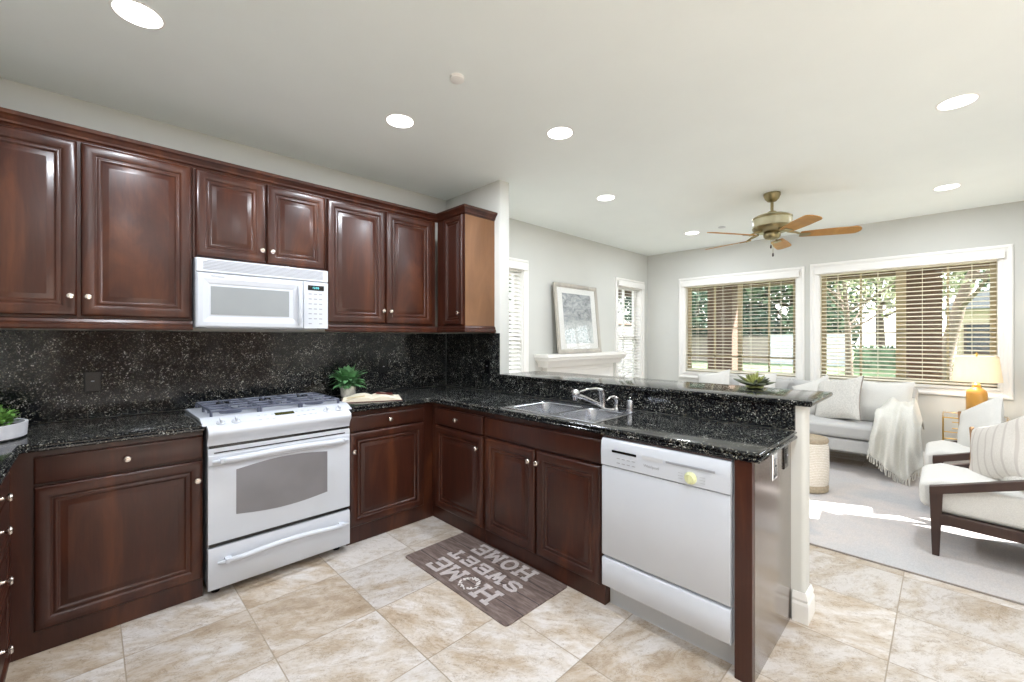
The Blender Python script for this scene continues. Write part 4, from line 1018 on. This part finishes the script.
# throw
tb = thing('throw_blanket', 'cream fringed throw draped over the sofa arm', 'blanket', (5.05, -3.08, .2))
path = [(5.66, .70), (5.55, .74), (5.40, .735), (5.22, .725), (5.08, .70), (5.0, .60), (4.965, .48), (4.955, .34), (4.95, .18), (4.945, .10)]
def throw_pt(u, v):
    k = v*(len(path)-1); i = min(int(k), len(path)-2); f = k-i
    x = path[i][0]*(1-f)+path[i+1][0]*f; z = path[i][1]*(1-f)+path[i+1][1]*f
    zend = .25-.34*u*1.0 if u < .62 else .04+(u-.62)*.45
    if z < .60: z = zend+(z-.10)*(.60-zend)/.50
    amt = min(1, max(0, (v-.25)*1.9))
    y = -2.90-.31*u+.055*amt*(1-u)**2+.012*math.sin(v*7+u*4)*amt
    ph_ = u*17+v*2.2-1.2*math.sin(v*3)
    fold = .030*math.sin(ph_)+.014*math.sin(u*31+1-v*3)
    x -= fold*amt+.03*amt
    if u < .18: z -= (.18-u)*.55*(1-v)
    if u > .80 and v < .6: z -= (u-.80)*1.3*(1-v)
    z += (.018*math.sin(v*16-u*9)+.010*math.sin(u*23+v*4))*(1-amt)
    if x > 5.02 and u < .75: z = max(z, .64)
    return (x, y, z)
obj('cloth', MB().grid(throw_pt, 44, 44), 'throw', tb, smooth=80)
so_ = tb.children[0].modifiers.new('thickness', 'SOLIDIFY'); so_.thickness = .008; so_.offset = 1
fr = MB(); rnd = random.Random(2)
for k in range(38):
    p = Vector(throw_pt((k+.5)/38, 1)); q = p+Vector((rnd.uniform(-.012, .012), rnd.uniform(-.012, .012), -rnd.uniform(.05, .075)))
    if q.z < .014: q.z = .014
    fr.tube([p, (p+q)/2+Vector((rnd.uniform(-.006, .006), 0, 0)), q], [.0045, .0035, .004], 5)
for k in range(16):
    p = Vector(throw_pt(.0, .62+.36*k/16)); q = p+Vector((-.005, rnd.uniform(.0, .02), -rnd.uniform(.05, .07))); fr.tube([p, q], [.004, .0035], 5)
obj('fringe', fr, 'throw', tb, smooth=60)

# armchairs
def armchair(x0, label):
    X1_ = x0+.63; YF = -3.29; YB = -4.02; w_ = .045
    c = thing('armchair', label, 'armchair', (x0+.315, -3.65, .0105), 'pair of lounge armchairs')
    B = lambda m: m
    for x in (x0, X1_-w_):
        # front leg tapers down
        fl = MB().add([(x, YF-.062, .43), (x+w_, YF-.062, .43), (x+w_, YF, .43), (x, YF, .43), (x+.006, YF-.045, .0107), (x+w_-.006, YF-.045, .0107), (x+w_-.006, YF-.012, .0107), (x+.006, YF-.012, .0107)],
                      [(0, 1, 2, 3), (7, 6, 5, 4), (0, 4, 5, 1), (1, 5, 6, 2), (2, 6, 7, 3), (3, 7, 4, 0)])
        obj('leg', fl, 'darkwood', c, bev=.003)
        bl = MB().add([(x, YB-.02, .63), (x+w_, YB-.02, .63), (x+w_, YB+.045, .63), (x, YB+.045, .63), (x+.006, YB-.10, .0107), (x+w_-.006, YB-.10, .0107), (x+w_-.006, YB-.065, .0107), (x+.006, YB-.065, .0107)],
                      [(0, 1, 2, 3), (7, 6, 5, 4), (0, 4, 5, 1), (1, 5, 6, 2), (2, 6, 7, 3), (3, 7, 4, 0)])
        obj('leg', bl, 'darkwood', c, bev=.003)
        am = MB().prism([(YF, .435), (YF, .392), (YF-.05, .398), (YB, .615), (YB-.03, .68), (YF-.06, .452)], x, x+w_, lambda y, z, xx: (xx, y, z))
        obj('arm', am, 'darkwood', c, bev=.003)
        rl_ = MB().prism([(YF-.04, .275), (YF-.04, .205), (YF-.09, .212), (YB+.01, .19), (YB+.01, .250)], x+.002, x+w_-.002, lambda y, z, xx: (xx, y, z))
        obj('side_rail', rl_, 'darkwood', c, bev=.003)
    obj('seat_frame', MB().box(x0+w_, X1_-w_, YF-.055, YF-.025, .215, .265).box(x0+w_, X1_-w_, YB+.0, YB+.03, .195, .245).box(x0+w_, X1_-w_, YB+.03, YF-.055, .235, .247), 'darkwood', c, bev=.002)
    sc_ = MB().prism([(YF+.045, .30), (YF+.05, .44), (YF-.05, .478), (YB+.10, .43), (YB+.10, .250), (YF-.05, .268)], x0+.048, X1_-.048, lambda y, z, xx: (xx, y, z))
    obj('seat_cushion', sc_, 'white_cloth', c, bev=.03, seg=4)
    mt = XF(((x0+X1_)/2, YB+.13, .63), (-1, 0, 0), (0, -.26, .965), (0, .965, .26))
    obj('back_cushion', pillow_mb(.53, .50, .16, mt, x0*3, wob=.006, corner=.03), 'white_cloth', c, smooth=60)
    bf = MB()
    for zt in (.42, .55, .68): bf.box(x0+w_, X1_-w_, YB-.02-(zt-.4)*.27, YB+.0-(zt-.4)*.27, zt-.025, zt+.025)
    obj('back_slats', bf, 'darkwood', c, bev=.002)
    return c
armchair(3.30, 'dark wood armchair with off white cushions standing nearest the kitchen')
armchair(4.27, 'dark wood armchair with off white cushions between the nearest one and the lamp')
pillow('striped linen pillow with brown braid on the nearest armchair', 'pillow', (3.77, -3.60, .625), .44, .42, .12, 2.05, .29, 'stripe', 41, .42, 'brown_trim', .015, (3,))
pillow('grey patterned small pillow lying behind the striped one', 'pillow', (3.66, -3.72, .52), .36, .26, .10, PI/2+.3, 1.1, 'tex_cloth', 43, .1)
pillow('plain grey white pillow with brown edge on the farther armchair', 'pillow', (4.78, -3.56, .64), .44, .44, .12, 2.02, .37, 'white_cloth', 47, .56, 'brown_trim', .013, (3,))

# basket
bs = thing('woven_stool', 'round cream woven rope pouf by the low wall', 'stool', (4.16, -2.49, .0105))
obj('body', MB().lathe([(.145, .06), (.156, .10), (.160, .25), (.158, .40), (.148, .445)], (4.16, -2.49, 0), 40), 'weave', bs, smooth=50)
obj('base', MB().lathe([(.14, .0108), (.154, .02), (.157, .06), (.149, .075)], (4.16, -2.49, 0), 40), 'jute', bs, smooth=50)
obj('rim', MB().lathe([(.150, .44), (.157, .452), (.153, .475), (.138, .482), (.124, .470), (.02, .462)], (4.16, -2.49, 0), 40), 'jute', bs, smooth=50)

# side table and lamp
stt = thing('side_table', 'gold wire side table in the corner under the lamp', 'table', (5.62, -3.56, 0))
fr_ = MB(); x0, x1, y0, y1 = 5.42, 5.83, -3.78, -3.345; r = .006
for z in (.02, .60):
    fr_.tube([(x0, y0, z), (x1, y0, z)], r, 6); fr_.tube([(x0, y1, z), (x1, y1, z)], r, 6); fr_.tube([(x0, y0, z), (x0, y1, z)], r, 6); fr_.tube([(x1, y0, z), (x1, y1, z)], r, 6)
obj('frame', fr_, 'gold', stt, smooth=50)
for x in (x0, x1):
    for y in (y0, y1): obj('leg', MB().tube([(x, y, .001), (x, y, .60)], r, 6), 'gold', stt, smooth=50)
lt = MB()
for y in (y0+.11, y1-.12): lt.tube([(x0, y, .30), (x0, y, .60)], r*.8, 6)
lt.tube([(x0, y0, .50), (x0, y1-.06, .50)], r*.8, 6); lt.tube([(x0, y0, .40), (x0, y1, .40)], r*.8, 6); lt.tube([(x0, y1-.06, .56), (x0, y1-.2, .56)], r*.8, 6); lt.tube([(x1, y0, .4), (x1, y1, .4)], r*.8, 6); lt.tube([(x0, y1, .4), (x1, y1, .4)], r*.8, 6)
obj('lattice', lt, 'gold', stt, smooth=50)
obj('table_top', MB().box(x0+.004, x1-.004, y0+.004, y1-.004, .6065, .6145), 'glass', stt)
lp = thing('table_lamp', 'lit table lamp with amber ceramic base and cream shade', 'lamp', (5.57, -3.57, .615))
LX, LY = 5.57, -3.57
obj('base', MB().lathe([(.068, .6155), (.072, .625), (.072, .835), (.067, .858), (.05, .878), (.034, .89), (.028, .90), (.031, .915), (.022, .928), (.010, .935)], (LX, LY, 0), 36), 'goldglaze', lp, smooth=40)
obj('stem', MB().tube([(LX, LY, .93), (LX, LY, 1.205)], .006, 8), 'gold', lp)
sh = MB(); sh.lathe([(.168, .95), (.142, 1.187), (.1405, 1.187), (.1665, .95)], (LX, LY, 0), 48); sh.f = [f for f in sh.f if len(f) == 4]; 
n_ = 48; sh.f += [(3*n_+k, 3*n_+(k+1) % n_, (k+1) % n_, k) for k in range(n_)]
obj('lamp_shade', sh, 'shade', lp, smooth=40)
hp = MB().tube([(LX-.141, LY, 1.175), (LX+.141, LY, 1.175)], .002, 5).tube([(LX, LY-.141, 1.175), (LX, LY+.141, 1.175)], .002, 5); obj('harp', hp, 'gold', lp)
obj('finial', MB().lathe([(.004, 1.2), (.012, 1.207), (.008, 1.22), (.002, 1.226)], (LX, LY, 0), 12), 'gold', lp, smooth=50)
obj('bulb', MB().lathe([(.012, .99), (.016, 1.01), (.03, 1.05), (.026, 1.08), (.01, 1.095), (.001, 1.097)], (LX, LY, 0), 16), emat('warm bulb', (1, .88, .72, 1), 6), lp, smooth=60)
pl_ = bpy.data.lights.new('lamp', 'POINT'); pl_.energy = 8; pl_.color = (1, .86, .70); pl_.shadow_soft_size = .035
plo = bpy.data.objects.new('lamp', pl_); COL.objects.link(plo); plo.location = (0, 0, 1.045-.615+.0); plo.parent = lp
plo.location = (.0, .045, .43)

# ------------------------------------------------------------------ outside
ZG = -.12
struct('ground', MB().box(XW+T+.001, 80, -60, 60, ZG-.1, ZG), 'grass', 'green lawn beyond the windows')
struct('ground_rear', MB().box(-30, XL-T-.01, -60, .15, ZG-.1, ZG).box(XL-T-.01, XW+T, -60, YN-T-.01, ZG-.1, ZG).box(2.95, XW+T, YN-T-.01, YR-T-.01, ZG-.1, ZG), 'patio')
struct('ground_side', MB().box(-30, XW+T, .16, 60, ZG-.1, ZG), 'grass')
struct('patio', MB().box(XW+T+.002, 9.6, -8, 4, ZG+.001, ZG+.03), 'patio')
struct('patio_roof', MB().box(XW+T+.002, 9.5, -9, 5, 2.72, 2.82), 'stucco_light')
struct('patio_beam', MB().box(8.85, 9.2, -9, 5, 2.40, 2.719), 'stucco')
def column(y, label):
    c = thing('patio_column', label, 'column', (9.0, y, ZG+.03), 'patio columns')
    obj('shaft', MB().box(8.78, 9.26, y-.24, y+.24, ZG+.03, 2.399), 'stucco', c)
    obj('plinth', MB().box(8.75, 9.29, y-.27, y+.27, ZG+.031, .35), 'stucco', c)
column(-.10, 'square stucco patio column seen through the left wide window')
column(-3.09, 'square stucco patio column seen through the right wide window')
def wallrun(name, y0, y1, z, mat, label, cat='fence', x=28.0):
    o = thing(name, label, cat, (x, (y0+y1)/2, ZG)); obj('panel', MB().box(x, x+.2, y0, y1, ZG, z), mat, o)
    obj('cap', MB().box(x-.04, x+.24, y0, y1, z, z+.07), mat, o)
    po = MB(); y = y0+.1
    for k in range(int((y1-y0)/2.4)+1): po.box(x-.05, x-.001, y-.1, y+.1, ZG, z-.01); y += 2.4
    obj('posts', po, mat, o); return o
wallrun('garden_wall', 3.9, 22, 1.40, 'blockwall', 'tan block garden wall across the lawn', 'wall')
wallrun('vinyl_fence', .1, 3.88, 1.52, 'whitefence', 'white fence panels across the lawn')
hd = MB(); rnd = random.Random(12)
def leafcloud(mb, c, r, n, s, rnd, lo=None):
    for _ in range(n):
        while True:
            p = Vector((rnd.uniform(-1, 1), rnd.uniform(-1, 1), rnd.uniform(-1, 1)))
            if p.length <= 1: break
        p = Vector((c[0]+p.x*r[0], c[1]+p.y*r[1], c[2]+p.z*r[2]))
        a = Vector((rnd.uniform(-1, 1), rnd.uniform(-1, 1), rnd.uniform(-1, 1))).normalized(); b = a.cross(Vector((rnd.uniform(-1, 1), rnd.uniform(-1, 1), 1))).normalized()
        q = s*rnd.uniform(.6, 1.3); mb.add([p-a*q, p-b*q*.5, p+a*q, p+b*q*.5], [(0, 1, 2, 3)])
def hedge(x, y0, y1, z, label, mat, seed):
    rnd = random.Random(seed); m = MB().box(x+.15, x+.85, y0+.1, y1-.1, ZG, z-.12); n = int((y1-y0)*220)
    for _ in range(n):
        p = Vector((x+rnd.uniform(0, 1), rnd.uniform(y0, y1), rnd.uniform(ZG, z)));  a = Vector((rnd.uniform(-1, 1), rnd.uniform(-1, 1), rnd.uniform(-1, 1))).normalized(); b = a.cross(Vector((.3, .2, 1))).normalized(); q = .12
        m.add([p-a*q, p-b*q*.5, p+a*q, p+b*q*.5], [(0, 1, 2, 3)])
    return tag(obj('hedge', m, mat, loc=(x, (y0+y1)/2, ZG)), label, 'hedge')
hedge(26.5, -2.6, -.1, 1.0, 'low clipped hedge right of the white fence', 'foliage', 1)
hedge(16.8, -7.5, -3.45, .55, 'low dark shrub row before the pale house', 'foliage_dark', 2)
def tree(label, x, y, h, lean, crown, n, mat, seed, br=8, tr=.14, s=.16, spread=1.6):
    rnd = random.Random(seed); t = thing('garden_tree', label, 'tree', (x, y, ZG)); m = MB()
    top = Vector((x+lean[0], y+lean[1], h)); mid = Vector((x+lean[0]*.4, y+lean[1]*.35, h*.5))
    m.tube([(x, y, ZG), (x+lean[0]*.12, y+lean[1]*.1, h*.2), mid, top], [tr*1.25, tr, tr*.8, tr*.35], 8)
    ends = []
    for k in range(br):
        a = 2*PI*k/br+rnd.uniform(-.4, .4); f = rnd.uniform(.45, .95); st = Vector((x, y, ZG)).lerp(mid, f*2) if f < .5 else mid.lerp(top, (f-.5)*2)
        L0 = spread*rnd.uniform(.7, 1.1); e = st+Vector((math.cos(a)*L0, math.sin(a)*L0, rnd.uniform(.5, 1.3)*L0))
        m.tube([st, st.lerp(e, .5)+Vector((0, 0, -.08)), e], [tr*.45, tr*.3, tr*.12], 6); ends.append(e)
        for q in range(3):
            e2 = e+Vector((rnd.uniform(-.7, .7), rnd.uniform(-.7, .7), rnd.uniform(.1, .8)))*spread*.5; m.tube([st.lerp(e, .7), e2], [tr*.2, tr*.06], 5); ends.append(e2)
    obj('trunk', m, 'bark', t, smooth=60)
    l = MB()
    for e in ends: leafcloud(l, e, (crown, crown, crown*.8), n//len(ends), s, rnd)
    obj('foliage', l, mat, t); return t
tree('young tree with spreading bare branches seen left in the right window', 16.5, -1.25, 3.4, (.2, .15, 0), .55, 1500, 'foliage_pale', 4, 9, .095, .07)
tree('leaning tree behind the patio column in the right window', 15.2, -3.25, 4.6, (-.3, -1.1, 0), .8, 1500, 'foliage_pale', 5, 9, .15, .09, 2.0)
for i, (x, y, h, cr_, mt, lb) in enumerate(((30.5, 3.2, 6.0, 1.7, 'foliage', 'broad green tree behind the white fence'), (31, 7.2, 6.5, 1.8, 'foliage_dark', 'dark green tree behind the tan wall, middle of the left window'), (25.5, 8.6, 4.0, 1.1, 'foliage_dark', 'low dark tree at the left edge of the left window'), (31.5, -.8, 7.5, 1.6, 'foliage_pale', 'pale green tree above the hedge'), (34, -6.5, 8, 1.8, 'foliage', 'tall tree behind the pale house'), (31, 11.5, 6.5, 1.8, 'foliage_dark', 'dark tree at the far end of the tan wall'))):
    tree(lb, x, y, h*.7, (.2, .2, 0), cr_, 3600, mt, 20+i, 8, .22, .22, 2.2)
for y, z, lb, sd_ in ((9.5, 2.6, 'tall shrub before the tan wall at its left', 3), (5.2, 3.0, 'tall shrub rising behind the tan wall', 6), (1.8, 3.2, 'tall shrub rising behind the white fence', 8)):
    rnd = random.Random(sd_); l = MB(); leafcloud(l, (29.3, y, z*.5+.3), (.9, 1.9, z*.62), 2600, .2, rnd)
    tag(obj('garden_shrub', l, 'foliage_dark' if sd_ != 8 else 'foliage', loc=(29.3, y, ZG)), lb, 'shrub')
hs = thing('neighbour_house', 'pale stucco neighbour house with grey roof beyond the right window', 'building', (27, -7.2, ZG))
obj('walls', MB().box(24, 30, -11, -3.75, ZG, 2.6), 'stucco_light', hs)
rf = MB().add([(23.6, -11.4, 2.5), (23.6, -3.35, 2.5), (30.4, -3.35, 2.5), (30.4, -11.4, 2.5), (23.6, -7.4, 4.6), (30.4, -7.4, 4.6), (23.6, -11.4, 2.65), (23.6, -3.35, 2.65), (30.4, -3.35, 2.65), (30.4, -11.4, 2.65)],
              [(0, 1, 2, 3), (7, 4, 5, 8), (4, 6, 9, 5), (6, 4, 7, 1, 0), (9, 3, 2, 8, 5), (1, 7, 8, 2), (0, 3, 9, 6)])
obj('roof', rf, 'roof', hs)
for y in (-4.25, -5.3, -7.4):
    wn_ = obj('window', ring_frame(y-.38, y+.38, .75, 1.95, .07, [(0, 0), (0, .05), (1, .05), (1, 0)], 24.0, 'X', -1), 'darkwood', hs); obj('pane', MB().box(23.985, 23.999, y-.32, y+.32, .8, 1.9), 'darkglass', wn_)
# side yard wall seen through the narrow windows
sy = thing('garden_wall', 'pale stucco side yard wall beyond the narrow windows', 'wall', (5, 3.2, ZG)); obj('panel', MB().box(-2, 14, 3.2, 3.4, ZG, 1.75), 'greywall', sy); obj('cap', MB().box(-2, 14, 3.16, 3.44, 1.75, 1.82), 'stucco', sy)
for i, (x, y, lb) in enumerate(((7.2, 4.6, 'tree behind the side yard wall at right'), (3.4, 4.8, 'tree behind the side yard wall at left'))):
    tree(lb, x, y, 3.4, (.1, .1, 0), .9, 1800, 'foliage', 40+i, 7, .14, .12, 1.2)

rw = thing('garden_wall', 'tall unseen wall added behind the rear window to screen off the bright sky', 'wall', (1, -13, ZG)); obj('panel', MB().box(-8, 7, -13.3, -13, ZG, 3.3), 'stucco', rw); obj('cap', MB().box(-8, 7, -13.35, -12.95, 3.3, 3.38), 'stucco', rw)  # added out of view; keeps bright sky out of the backsplash reflections
